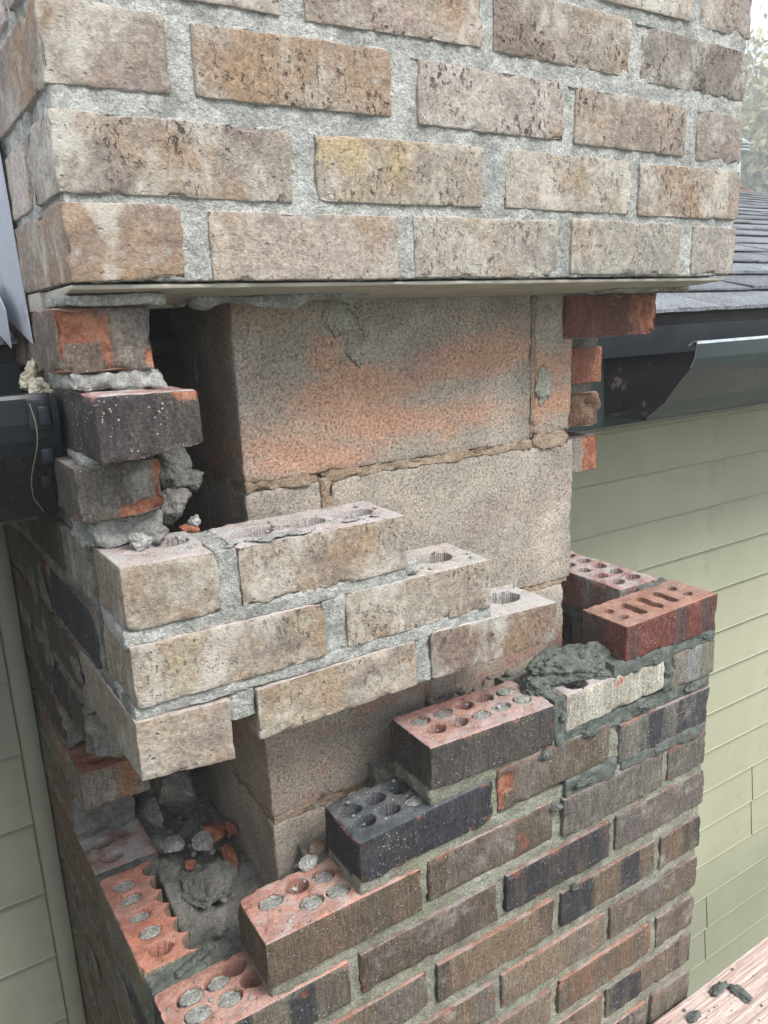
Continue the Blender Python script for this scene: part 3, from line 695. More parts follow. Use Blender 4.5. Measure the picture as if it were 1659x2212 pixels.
hb = [(.232, .042), (.265, .043), (.299, .042), (.235, .015), (.267, .016), (.300, .014)]
b = brick(.2105, .3945, YL, .068, -.682, -.628, 'brown', res=.0036, corners=(-.6312, -.684, -.6244, -.680), col=(.050, .050, .056), tint=(.04, .04, .048), red=0, film=.08, bed=(.085, .095, .105), dust=.16, holes=ring(hb), hole_res=.0012, label='blue-black brick with six core holes')
plug(b, .300, .014, -.6275, .0125, .0095, 3)
for i in (0, 1): plug(b, *hb[i], -.642, .008, .006, i+20)
hb = [(.126, .040), (.160, .044), (.163, .015), (.195, .013), (.193, .043)]
b = brick(.0975, .290, YL, .066, -.757, -.700, 'brown', res=.0036, corners=(-.6997, -.757, -.6989, -.755), col=(.13, .10, .075), tint=(.16, .115, .08), red=.3, film=.1, bed=(.50, .255, .195), dust=.62, holes=ring(hb, .0135, .0105), hole_res=.0012, label='brown brick with pink top and white mortar dust')
for i in (0, 2, 3, 4): plug(b, *hb[i], -.699, .0135, .0105, i+40)
hb = [(.031, .043), (.061, .045), (.065, .019), (.030, .018), (.083, .052), (.094, .027)]
b = brick(-.001, .1915, YL, .070, -.828, -.7726, 'brown', res=.0036, corners=(-.7726, -.828, -.7726, -.828), bed=(.50, .27, .21), dust=.25, holes=ring(hb, .013, .0105), hole_res=.0012, label='corner brick with pink top and mortar plugs')
for i in (0, 1, 2, 3): plug(b, *hb[i], -.771, .013, .0105, i+60)

# joints of the lower front
def beds(row_k, x0, x1, mat_list, y=YL+.0055, ztop=None, zbot=None, **k):
    up = low.get(row_k, []); 
    z1 = ztop if ztop is not None else min(r[2] for r in up)+.002
    z0 = zbot
    mortarbox(mat_list, x0, x1, y, .068, z0, z1, **{**dict(amp=.0017, freq=110, r=.0025), **k})
old, fresh = [], []
# old joints
for k in range(11, 20):
    zt = min(r[2] for r in low[k])+.003; zb = max(r[3] for r in low[k+1])-.003
    mortarbox(old, .003, W-.004, YL+.005, .068, zb, zt, amp=.0017, freq=110)
    for i in range(len(low[k])-1): mortarbox(old, low[k][i][1]-.001, low[k][i+1][0]+.001, YL+.005, .068, low[k][i][2]-.001, low[k][i][3]+.001, amp=.0017)
mortarbox(old, .190, .2055, YL+.005, .066, -.828, -.7735, amp=.0017)
mortarbox(old, .101, W-.004, YL+.0045, .066, -.774, -.7545, amp=.0017)                       # rows 10/11
for a, c in ((.2895, .3005), (.495, .5125), (.705, .722)): mortarbox(old, a, c, YL+.0045, .066, -.757, -.6995, amp=.0017)
mortarbox(old, .212, .52, YL+.0045, .066, -.702, -.6805, amp=.0017); mortarbox(fresh, .515, .61, YL-.0015, .066, -.702, -.672, amp=.0035, freq=55, r=.004); mortarbox(old, .605, W-.005, YL+.004, .066, -.701, -.684, amp=.002)
mortarbox(old, .394, .404, YL+.0045, .066, -.68, -.621, amp=.0015); mortarbox(old, .594, .614, YL+.003, .066, -.683, -.62, amp=.002)
mortarbox(old, .310, .50, YL+.0045, .066, -.630, -.6085, amp=.0017)
# racked bed leftovers at the left ends
mortarbox(old, .3075, .33, YL+.004, .066, -.6285, -.6085, amp=.003, freq=55, r=.004)
mortarbox(old, .2115, .23, YL+.004, .066, -.700, -.682, amp=.003, freq=55, r=.004)
link('mortar', merge(old), [M['omort']], CHIM)
# fresh joints
mortarbox(fresh, .500, W-.004, YL+.002, .066, -.6285, -.6035, amp=.0028, freq=100, r=.003); mortarbox(fresh, .4965, .5125, YL+.003, .066, -.612, -.556, amp=.0025, freq=90)
mortarbox(fresh, .5935, .6145, YL+.003, .066, -.66, -.615, amp=.003, freq=60)
mortarbox(fresh, .7005, .7175, YL+.002, .066, -.604, -.553, amp=.0028, freq=100); mortarbox(fresh, .598, W-.002, YL+.0, .066, -.5545, -.5355, amp=.003, freq=100, r=.003)
mortarbox(fresh, .62, W-.004, YL-.000, .066, -.70, -.683, amp=.003, freq=60)
tag(link('fresh_mortar', merge(fresh), [M['wet']], CHIM), 'dark wet mortar joints around the newly laid bricks')
L = []
for x, z, a, s in ((.48, -.622, .010, 1), (.52, -.616, .016, 2), (.56, -.617, .014, 3), (.62, -.612, .014, 4), (.67, -.614, .018, 5), (.72, -.616, .014, 6), (.77, -.616, .018, 7), (.63, -.546, .014, 8), (.68, -.545, .018, 9), (.735, -.545, .018, 10), (.785, -.544, .014, 11),
                   (.52, -.69, .014, 12), (.55, -.687, .018, 13), (.585, -.690, .012, 14), (.508, -.58, .006, 15), (.506, -.60, .006, 16), (.709, -.578, .007, 17), (.65, -.693, .015, 18), (.70, -.693, .015, 19), (.60, -.65, .006, 20)):
    if s % 2: L.append(lump((x, YL+.0005, z), (a, .0045, .006), 600+s, 4, 1, .22, lumps=.35))
L.append(lump((.5, YL-.002, -.7035), (.010, .006, .006), 650, 4, 5, .12)); L.append(lump((.535, -.0145, -.842), (.006, .005, .006), 651, 4, 5, .12))
link('fresh_mortar', merge(L), [M['wet']], CHIM)
# trowelled heap of fresh mortar
v, f = ICO[6]; v = v.copy()
dd = v.copy(); rr = 1+.20*noise(v, 1.6, 5)+.13*fbm(v, 3.2, 9, 5)+.05*fbm(v*np.array([1, 1, 2.5]), 7, 19, 4)-.14*np.abs(noise(v, 3.1, 12))
h1 = dd*rr[:, None]*np.array([.056, .034, .024])+np.array([.556, .036, -.543])
rr = rr+.045*fbm(v, 11, 77, 4)-.05*np.clip(np.abs(noise(v, 8, 78))-.4, 0, 1)
rr2 = 1+.05*fbm(v, 11, 79, 4)+.22*noise(v, 1.9, 45)+.13*fbm(v, 3.4, 29, 5)-.14*np.abs(noise(v, 3.4, 22))
h2 = dd*rr2[:, None]*np.array([.034, .024, .018])+np.array([.592, .026, -.539])
h3 = dd*rr2[:, None]*np.array([.026, .020, .015])+np.array([.506, .030, -.553])
h4 = dd*rr[:, None]*np.array([.016, .012, .007])+np.array([.592, .002, -.551])
tag(link('mortar_heap', merge([poly(h, f) for h in (h1, h2, h3, h4)]), [M['wet']]), 'heap of dark wet mortar lying beside the new red brick', 'mortar')

# sand and crumbs lying on the open ledges
L = []
for (x0_, x1_, y0_, y1_, z_, n_) in ((.31, .49, -.008, .065, -.5575, 34), (.215, .39, -.008, .064, -.628, 30), (.10, .285, -.008, .062, -.6995, 40), (.005, .185, -.006, .066, -.7722, 26), (.008, .085, .0, .07, -.2805, 22), (.11, .28, .0, .068, -.2812, 26), (.52, .69, .0, .065, -.5535, 20), (.30, .39, .0, .07, -.3505, 10), (.40, .49, .0, .066, -.4222, 10), (-.005, .08, .06, .17, -.1405, 12)):
    for k in range(n_):
        rr = .0006+.0022*rng.random()**2.5; L.append(lump((rng.uniform(x0_, x1_), rng.uniform(y0_, y1_), z_+rr*.3), (rr*1.2, rr, rr*.8), 3000+len(L), 2, 4, .1))
tag(link('mortar_crumbs', merge(L), [M['mort']]), 'sand and mortar crumbs lying on the open brick tops', 'crumbs', kind='stuff')

# --- left wall (its face leans outwards a little from square), rows 4..20
def lw(c, d, z0, z1, res=.0055, y=None, w=.083, **k):
    k.setdefault('chip', .0012); k.setdefault('film', rng.uniform(.25, .6)); k.setdefault('red', .4*(rng.random() < .3)); return brick(.0, w, c, d, z0, z1, 'brown', res=res, shear=K, **k)
lw(.1, .19, -.3378, -.281, kind=None) if False else None
brick(-.0, .083, .098, .188, -.338, -.282, 'tan', shear=K, res=.005, pits=1, col=(.26, .235, .19), bed=(.3, .27, .24), dust=.9)
for a, c in ((.202, .39), (.402, .59)): lw(a, c, -.337, -.281, col=(.085, .072, .068), film=.1)
lw(.094, .285, -.409, -.351, col=(.045, .048, .058), tint=(.06, .055, .06), red=1, film=.1, label='blue-black brick with orange chips in the left face')
for a, c in ((.297, .487), (.499, .59)): lw(a, c, -.409, -.351, col=(.10, .088, .078), film=.1)
for a, c in ((.192, .385), (.397, .59)): lw(a, c, -.477, -.423, col=(.10, .088, .078), film=.25)
for a, c in ((.215, .385), (.40, .59)): lw(a, c, -.552, -.495, col=(.09, .078, .07), film=.3)
for a, c in ((.372, .48), (.49, .59)): lw(a, c, -.618, -.563, col=(.08, .07, .065), film=.3)
red = lw(.291, .47, -.678, -.627, res=.0036, col=(.24, .21, .18), tint=(.30, .16, .10), red=.8, film=1, bed=(.36, .135, .08), dust=.15, hole_res=.002, label='red-topped brick sticking out under the hanging corner brick',
         holes=[(.058, .316, .012, .009, .035), (.060, .345, .012, .009, .035), (.030, .318, .012, .009, .03), (.078, .372, .012, .01, .035), (.050, .372, .012, .01, .035)])
for q in ((.058, .316), (.060, .345)): plug(red, q[0]-K*q[1], q[1], -.6265, .012, .009, 7)
lw(.482, .59, -.68, -.628)
for a, c in ((.392, .48), (.49, .59)): lw(a, c, -.755, -.70)
wl = lw(.292, .48, -.829, -.7726, res=.0045, bed=(.40, .24, .21), dust=.85, holes=[(.028, .352, .0125, .009, .03), (.028, .315, .0125, .009, .03)], hole_res=.002, label='dusty white and pink topped brick in the left wall')
for q in ((.028, .352), (.028, .315)): plug(wl, q[0]-K*q[1], q[1], -.785, .010, .0075, 9)
lw(.49, .59, -.829, -.7726)
# broken half brick, its inner side scalloped where the core holes were
def scallop(Q, P):
    ys = np.array([.255, .226, .198, .170, .142, .112]); lim = .062+.004*noise(P, 60, 5)+0*P[:, 0]
    for y in ys:
        d = np.abs(P[:, 1]-y); lim = np.minimum(lim, np.where(d < .0135, .0625-np.sqrt(np.clip(.0135**2-d**2, 0, 1))*.95+.001*noise(P, 120, 3), 1))
    m = Q[:, 0] > lim; Q = Q.copy(); Q[m, 0] = lim[m]; return Q, m.astype(float)*.8
hb = [(.024, .246), (.024, .219), (.024, .185), (.026, .153), (.028, .121)]
ob = brick(.0, .075, .0965, .275, -.824, -.769, 'brown', res=.0026, hole_res=.002, shear=K, clip=scallop, col=(.24, .205, .15), tint=(.20, .17, .13), red=0, film=.2, bed=(.50, .205, .14), dust=.22, chip=.003, label='broken orange brick with a scalloped inner edge',
           holes=[(x, y, .0125, .0095, .010 if i != 4 else .03) for i, (x, y) in enumerate(hb)])
for i, (x, y) in enumerate(hb[:4]): plug(ob, x-K*y, y, -.768-(.001 if i else .0), .0125, .0095, 90+i, 'mort')
for k in range(12, 21):
    z1 = zrow(k); z0 = z1-.0545
    for a, c in ([(.203, .39), (.402, .59)] if k % 2 == 0 else [(.084, .27), (.283, .47), (.482, .59)]): lw(a+(0 if k % 2 == 0 else .006), c, z0, z1)
L = []
def lm(c, d, z0, z1, **k): mortarbox(L, .002, .078, c, d, z0, z1, **{**dict(shear=K, amp=.0022, freq=90, res=.005), **k})
lm(.082, .59, -.352, -.336); lm(.01, .59, -.422, -.408); lm(.19, .59, -.496, -.476, amp=.003); lm(.30, .59, -.564, -.551); lm(.38, .59, -.628, -.617); lm(.355, .59, -.70, -.677); lm(.375, .59, -.773, -.755, amp=.004)
lm(.0, .098, -.422, -.406); lm(.188, .204, -.338, -.282); lm(.39, .402, -.338, -.282); lm(.085, .095, -.409, -.351); lm(.285, .298, -.409, -.351); lm(.487, .5, -.409, -.351); lm(.18, .193, -.477, -.423); lm(.384, .398, -.477, -.423)
lm(.195, .217, -.555, -.50, amp=.006, freq=50); lm(.384, .401, -.552, -.495); lm(.355, .373, -.62, -.563, amp=.005, freq=50); lm(.48, .49, -.62, -.563); lm(.47, .483, -.68, -.628); lm(.372, .395, -.76, -.69, amp=.006, freq=40)
lm(.274, .293, -.829, -.775); lm(.479, .491, -.829, -.775)
for k in range(11, 20): lm(.01, .59, zrow(k+1)-.001, zrow(k)-.0535); 
for k in range(12, 20): lm(.19, .59, zrow(k)-.05, zrow(k), amp=.0015, w=0) if False else None
for k in range(12, 20):
    for a, c in ([(.185, .204), (.39, .403)] if k % 2 == 0 else [(.07, .091), (.269, .29), (.469, .483)]): lm(a, c, zrow(k)-.055, zrow(k)+.001)
link('mortar', merge(L), [M['dmort']], CHIM)
L = []; mortarbox(L, .0, .062, .0715, .0985, -.83, -.7745, amp=.0018, freq=90, shear=K); mortarbox(L, .0015, .06, .268, .289, -.83, -.7725, amp=.003, freq=70, shear=K)
for k in range(9): L.append(lump((.03+.005*k, .078+.002*k, -.772), (.006, .005, .004), 700+k, 3, 3, .15))
link('fresh_mortar', merge(L), [M['wet']], CHIM)
# smeared mortar skin over the left face
L = []
for k in range(16):
    y = rng.uniform(.10, .55); z = rng.uniform(-1.25, -.86) if k % 2 else rng.uniform(-.55, -.30)
    L.append(lump((-K*y+.0002, y, z), (.0028, rng.uniform(.012, .04), rng.uniform(.01, .03)), 800+k, 3, 2, .12, lumps=.3))
tag(link('mortar_smear', merge(L), [M['dmort']], CHIM), 'grey mortar smeared over the left face')

# --- right wall seen past the core
brick(.625, .8065, .113, .20, -.1265, -.0715, 'brown', res=.0035, col=(.14, .058, .045), tint=(.20, .075, .055), red=.6, film=.05, chip=.012, chipf=32, label='dark red brick with a torn orange end, right of the core', spalls=[(.80, -.10, .045, .05, .004)],
      clip=lambda Q, P: ((lambda m, q: (np.stack([q[:, 0], np.where(m, q[:, 1]+.006*np.abs(fbm(P*np.array([3, 1, .5]), 45, 3, 3)), q[:, 1]), q[:, 2]], 1), (q[:, 0] > .757+.004*noise(P, 60, 4)).astype(float)*.9))((Q[:, 0] > .757) & (Q[:, 1] < .15), Q)))
brick(.722, .8065, .215, .39, -.2005, -.1455, 'brown', res=.004, col=(.36, .15, .09), tint=(.32, .13, .085), red=0, film=.0, mat='brown', label='orange brick end between the core and the gutter')
brick(.715, .8065, .205, .38, -.267, -.2155, 'brown', res=.005, col=(.10, .07, .06), clip=lambda Q, P: (np.stack([Q[:, 0], np.maximum(Q[:, 1], .222+.012*noise(P, 60, 3)), Q[:, 2]], 1), np.zeros(len(Q))))
brick(.700, .8065, .218, .39, -.340, -.284, 'brown', res=.0035, col=(.30, .27, .24), tint=(.28, .25, .22), film=.6, red=0, bed=(.16, .12, .105), dust=.15, hole_res=.002, holes=[(.742, .26, .011, .010, .03), (.775, .27, .011, .01, .03)], label='pale orange broken brick end right of the core, with core holes on top', chip=.004, spalls=[(.80, -.312, .034, .04, .002)])
for z0, z1, ys in ((-.1265, -.0715, [(.215, .39), (.40, .59)]), (-.2, -.1455, [(.40, .59)]), (-.267, -.2155, [(.39, .59)]), (-.34, -.284, [(.40, .59)]), (-.41, -.354, [(.40, .59)]), (-.475, -.424, [(.40, .59)]), (-.5375, -.4845, [(.27, .44), (.45, .59)]), (-.608, -.553, [(.187, .38), (.39, .59)])):
    for a, c in ys: brick(.722, .8065, a, c, z0, z1, 'brown', res=.009)
b = brick(.7065, .7895, .076, .255, -.5375, -.4826, 'brown', res=.0036, col=(.30, .30, .275), tint=(.22, .12, .10), red=.7, film=1., bed=(.40, .235, .22), dust=.75, hole_res=.002, label='dusty brick with ten open holes behind the new red brick',
          holes=[(x, y, .0115, .0095, .047) for y in (.104, .137, .170, .203, .236) for x in (.731, .765)])
L = []
mortarbox(L, .712, .80, .068, .26, -.556, -.537, amp=.003, freq=60); mortarbox(L, .74, .80, .064, .078, -.536, -.487, amp=.003, freq=60)
link('fresh_mortar', merge(L), [M['wet']], CHIM)
L = []
mortarbox(L, .64, .80, .118, .2, -.0715, -.0635, amp=.004, freq=50); mortarbox(L, .640, .80, .22, .59, -.1455, -.1265, amp=.002); mortarbox(L, .73, .80, .23, .59, -.2155, -.2005, amp=.002); mortarbox(L, .728, .802, .40, .59, -.49, -.2, res=.01); mortarbox(L, .728, .802, .20, .59, -1.42, -.607, res=.012); mortarbox(L, .728, .802, .26, .59, -.607, -.537, res=.012)
link('mortar', merge(L), [M['dmort']], CHIM)
for k in range(9, 21):
    z1 = zrow(k); z0 = z1-.0545
    for a, c in ([(.19, .39), (.402, .59)] if k % 2 == 0 else [(.078, .268), (.28, .47), (.482, .59)]): brick(.722, .8065, a, c, z0, z1, 'brown', res=.011)

# --- the dirty cavity: floor of dropped mortar, rubble
fl = gridbox(.06, .70, .055, .56, -1.0, -.80, res=.006, r=.004, amp=.001, seed=91)
q = fl['v']; top = q[:, 2] > -.81
hgt = .018*fbm(q, 16, 4, 4)+.010*np.abs(fbm(q, 40, 8, 3))+np.where(q[:, 0] > .17, .06*np.clip((.11-q[:, 1])/.05, 0, 1), 0)+.03*np.clip((q[:, 1]-.2)/.3, 0, 1)
q[top, 2] += hgt[top]
tag(link('mortar_fill', fl, [M['dmort']], CHIM), 'rough grey mortar droppings filling the cavity', kind='stuff')
cav = [('mortar_chunk', (.112, .335, -.705), (.040, .060, .052), 'dmort', 911, 'large crusty mortar lump wedged deep in the left cavity', 6),
       ('mortar_chunk', (.075, .375, -.690), (.022, .028, .026), 'dmort', 912, 'pointed mortar slab leaning above the crusty lump', 9),
       ('mortar_chunk', (.115, .215, -.790), (.040, .060, .025), 'dmort', 913, 'broad flat mortar lump on the cavity floor', 5),
       ('mortar_chunk', (.122, .262, -.765), (.020, .018, .014), 'mort', 914, 'pale mortar piece between orange fragments and floor', 8),
       ('mortar_chunk', (.090, .282, -.765), (.018, .018, .012), 'mort', 915, 'light flake of mortar near the dusty left brick', 8),
       ('mortar_chunk', (.078, .335, -.745), (.012, .026, .024), 'dmort', 916, 'upright mortar shard beside the dusty left brick', 9),
       ('mortar_chunk', (.072, .30, -.765), (.010, .022, .020), 'dmort', 917, 'thin mortar shard standing in the dark gap', 9),
       ('brick_fragment', (.138, .275, -.765), (.028, .024, .020), 'clay', 921, 'biggest orange brick fragment in the cavity', 9),
       ('brick_fragment', (.148, .235, -.778), (.014, .028, .015), 'clay', 922, 'long orange brick fragment lying against the core', 9),
       ('brick_fragment', (.160, .262, -.760), (.010, .022, .013), 'clay', 923, 'narrow orange brick fragment nearest the core wall', 9),
       ('brick_fragment', (.100, .255, -.783), (.010, .014, .010), 'clay', 924, 'small orange chip between mortar shards', 8),
       ('brick_fragment', (.128, .395, -.685), (.014, .012, .008), 'clay', 925, 'orange chip on top of the crusty mortar lump', 8),
       ('mortar_chunk', (.205, .090, -.705), (.015, .013, .013), 'cmort', 931, 'buff mortar pebble on the step beside the black brick', 7),
       ('mortar_chunk', (.186, .062, -.692), (.013, .010, .008), 'mort', 932, 'pale flake on the pink-topped brick', 7)]
for nme, c, r, m, s, lab, cuts in cav:
    tag(link(nme, lump(c, r, s, 5, cuts, .055), [M[m]]), lab, 'rubble')
L = []
for k in range(90):
    x = rng.uniform(.088, .165); y = rng.uniform(.10, .42); rr = rng.uniform(.002, .007)
    L.append(lump((x, y, -.792+.03*max(0, (y-.2)/.3)+rng.random()*.012), (rr, rr*rng.uniform(.6, 1.3), rr*.7), 1000+k, 2, 5, .1))
tag(link('rubble', merge(L), [M['dmort']]), 'small mortar crumbs scattered in the left cavity', 'rubble', kind='stuff')
L = []
for k in range(34):
    x = rng.uniform(.16, .60); y = rng.uniform(.072, .112); rr = rng.uniform(.003, .008)
    zt = -.70 if x < .2 else (-.63 if x < .3 else (-.56 if x < .5 else -.56)); L.append(lump((x, y, zt-.012), (rr, rr, rr*.7), 1200+k, 2, 5, .1))
tag(link('mortar_fill', merge(L+[gridbox(.195, .30, .064, .118, -.80, -.706, res=.006, amp=.004, freq=60, seed=1), gridbox(.30, .51, .066, .118, -.80, -.632, res=.006, amp=.004, freq=60, seed=2), gridbox(.51, .72, .066, .118, -.80, -.578, res=.006, amp=.004, freq=60, seed=4)]), [M['dmort']], CHIM), 'mortar droppings between the core and the front bricks', kind='stuff')
link('backing_board', gridbox(-.02, W, .592, .60, -2.2, -.06, res=.2, amp=0), [M['void']], CHIM)

# ------------------------------------------------------------------ house
HOUSE = empty('house', (1.5, 3, -3.2), 'house behind the chimney with sage green lap siding, dark gutter and dark shingle roof', 'house')
WY = .603
zl = [-.376, -.492, -.615, -.738, -.864, -.996, -1.122, -1.253, -1.380, -1.517, -1.648, -1.783]
while zl[-1] > -3.2: zl.append(zl[-1]-.130)
wall = link('wall', box(-3, 9, WY+.012, 5, -3.2, -.30), [M['siding']], HOUSE); wall['label'] = 'sage green painted wall of lap boards'
joints = {10: 1.99, 11: 2.003, 13: 1.80, 14: 1.805}
def board(x0, x1, zt, zb):
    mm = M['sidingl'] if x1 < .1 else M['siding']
    # lap board: thin at the top, proud at the bottom, with a small rounded butt
    t0, t1 = WY+.009, WY-.007
    prof = [(t0, zt), (t1+.002, zb+.004), (t1, zb+.0015), (t1+.0015, zb), (WY+.0115, zb), (WY+.0119, zb+.0015), (WY+.0119, zb+.004), (WY+.0119, zt)]
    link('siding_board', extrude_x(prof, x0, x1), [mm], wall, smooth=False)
zt = -.30
for i, z in enumerate(zl):
    jx = joints.get(i)
    jl = -.9-.35*((i*7) % 3)
    top = zt-.0005
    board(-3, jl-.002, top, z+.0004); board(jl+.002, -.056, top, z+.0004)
    if jx:
        board(.815, jx-.003, top, z+.0004); board(jx+.003, 9, top, z+.0004)
        link('joint_strip', extrude_x([(WY+.0075, top-.001), (WY-.001, z+.002), (WY+.002, z+.001), (WY+.009, top-.002)], jx-.0028, jx+.0028), [M['sliver']], wall, smooth=False)
    else: board(.815, 9, top, z+.0004)
    zt = z
# the side wing out of view, added to keep the left side dark
shade_wing = link('shade_wing_wall', box(-3, -1.02, -2.6, WY, -3.2, -.42), [M['siding']], HOUSE)
link('shade_wing_roof', poly([(-3.2, y, z) for y in (-2.9, WY+.3) for z in (.70, .66)]+[(-.56, y, z) for y in (-2.9, WY+.3) for z in (-.095, -.135)], [(0, 2, 6, 4), (1, 5, 7, 3), (0, 1, 3, 2), (4, 6, 7, 5), (0, 4, 5, 1), (2, 3, 7, 6)]), [M['shingle']], HOUSE, smooth=False)
link('fascia', box(-.60, -.575, -2.9, .09, -.30, -.13), [M['fascia']], HOUSE); link('soffit', box(-1.02, -.60, -2.9, .09, -.30, -.285), [M['trim']], HOUSE)  # eave of the same added, unseen part, for more shade
zt = -.42
for i in range(22):
    zb = zt-.128
    V = []
    for y in (-2.6, WY-.001):
        V += [(-1.0185, y, zt-.0005), (-1.007, y, zb+.001), (-1.0175, y, zb+.0005)]
    link('siding_board', poly(V[:1]+V[1:2]+V[2:3]+V[2:3]+V[3:4]+V[4:5]+V[5:6]+V[5:6], [(0, 4, 5, 1), (1, 5, 6, 2), (2, 6, 4, 0)]), [M['siding']], shade_wing, smooth=False)  # boards of the added, unseen wing
    zt = zb
# corner trim beside the chimney
tr = gridbox(-.0545, -.0275, WY-.028, WY+.01, -3.2, -.30, res=.06, r=.006, amp=.0006, freq=10, seed=2)
tag(link('corner_trim', tr, [M['trim']], HOUSE), 'olive painted vertical trim board left of the chimney')
tr = gridbox(.809, .834, WY-.010, WY+.01, -3.2, -.30, res=.06, r=.004, amp=.0004, seed=2); link('corner_trim', tr, [M['trim']], HOUSE)
# eave: fascia, soffit
for a, c in ((-2.2, -.0142), (.815, 9)):
    link('fascia', gridbox(a, c, .290, .308, -.290, -.118, res=.3, r=.002, amp=0), [M['fascia']], HOUSE)
    link('soffit', box(a, c, .308, WY+.01, -.300, -.288), [M['trim']], HOUSE)
    link('drip_edge', extrude_x([(.262, -.1215), (.268, -.170), (.289, -.172), (.2895, -.1205)], a, c), [M['drip']], HOUSE, smooth=False)
# gutters (K profile, open channel with real thickness)
def gutter(x0, x1, front, label):
    G = empty('gutter', ((x0+x1)/2, .29, -.27), label, 'gutter')
    f = front
    outer = [(.2885, -.150), (.2885, -.2665), (f+.075, -.2675), (f+.070, -.260), (f+.052, -.238), (f+.030, -.215), (f+.012, -.196), (f+.004, -.183), (f, -.168), (f-.001, -.146), (f+.002, -.1425), (f+.011, -.1425), (f+.0125, -.149)]
    inner = []
    for i, (y, z) in enumerate(outer): inner.append((y+.0012 if i > 1 else y-.0012, z+(.0012 if 0 < i < 10 else -.0012)))
    prof = outer+inner[::-1]; nx = 40; xs = np.concatenate([np.linspace(x0, min(x0+.25, x1), 22), np.linspace(min(x0+.25, x1), x1, 8)[1:]]) if x1-x0 > .3 else np.linspace(x0, x1, 10)
    V = []; n = len(prof); h = n//2
    for i, x in enumerate(xs):
        t = max(0, 1-(x-x0)/.06) if label.startswith('cut') else 0
        for j, (y, z) in enumerate(prof):
            # ragged cut: the free end is bitten back irregularly along the profile
            jj = j if j < h else n-1-j
            xx = x+(t*(.0035*math.sin(jj*1.9)+.004*math.sin(jj*.8)+(.018 if jj >= 9 else 0)+(.014 if 3 < jj < 9 else 0)) if i < 6 else 0)
            yy = y+.0006*math.sin(x*9+jj); V.append((xx, yy, z+.0009*math.sin(x*5.3)))
    F, MI = [], []
    for i in range(len(xs)-1):
        for j in range(n):
            k = (j+1) % n; F.append((i*n+j, (i+1)*n+j, (i+1)*n+k, i*n+k))
            MI.append(0 if j < h-1 else 1)
            if j in (8, 9, 10, 11) and not label.startswith('dark'): MI[-1] = 0 if j == 8 else 2
    o = (len(xs)-1)*n
    for j in range(h-1):
        a, b, c, d = j, j+1, n-2-j, n-1-j; F += [(a, b, c, d), (o+d, o+c, o+b, o+a)]; MI += [1, 1] if j < 7 else [2, 2]
    g = poly(V, F); g['mi'] = np.array(MI)
    link('channel', g, [M['gutter' if label.startswith('cut') else 'gutblack'], M['gutin'], M['gutlip']], G, smooth=False)
    return G
G2 = gutter(.893, 8, .124, 'cut open end of dark green gutter right of the chimney')
G1 = gutter(-2.2, -.013, .100, 'dark green gutter with its end cap touching the left brick stack')
# end cap with raised folds and a bead of sealant
cap = gridbox(-.0135, -.008, .096, .288, -.2665, -.1445, res=.004, r=.002, amp=.0002, seed=4)
def capy(z): return np.interp(z, [-.2675, -.238, -.215, -.196, -.183, -.168, -.14], [.174, .150, .128, .110, .102, .098, .098])
q = cap['v']; q[:, 1] = np.where(q[:, 1] < .2, np.maximum(q[:, 1], capy(q[:, 2])), q[:, 1])
link('end_cap', cap, [M['gutblack']], G1)
L = []
for z, h in ((-.162, .009), (-.199, .007), (-.226, .007)):
    L.append(gridbox(-.026, -.0145, capy(z)-.003, capy(z)+.006, z-h, z+h, res=.003, r=.002, amp=.0002))
L.append(gridbox(-.034, -.0125, .0985, .105, -.175, -.146, res=.004, r=.002, amp=.0002))
for g_ in L: link('crimp_tab', g_, [M['gutblack']], G1)
pts = []
for i in range(60):
    t = i/59; z = -.150-.112*t; pts.append((-.031+.003*math.sin(t*7)+.006*max(0, t-.85)*6, capy(z)-.0015-.0005*math.sin(i), z))
def tube(pts, r, n=6):
    V, F = [], []; P = np.array(pts, float)
    for i, p in enumerate(P):
        d = P[min(i+1, len(P)-1)]-P[max(i-1, 0)]; d /= np.linalg.norm(d)+1e-9
        a = np.cross(d, [.3, .9, .2]); a /= np.linalg.norm(a); b_ = np.cross(d, a); rr = r[i] if hasattr(r, '__len__') else r
        for k in range(n):
            t = 2*math.pi*k/n; V.append(p+rr*(a*math.cos(t)+b_*math.sin(t)))
    for i in range(len(P)-1):
        for k in range(n): F.append((i*n+k, i*n+(k+1) % n, (i+1)*n+(k+1) % n, (i+1)*n+k))
    return poly(V, F)
tag(link('sealant_bead', tube(pts, .0005), [M['soffit']], G1), 'thin dried sealant line down the gutter end')

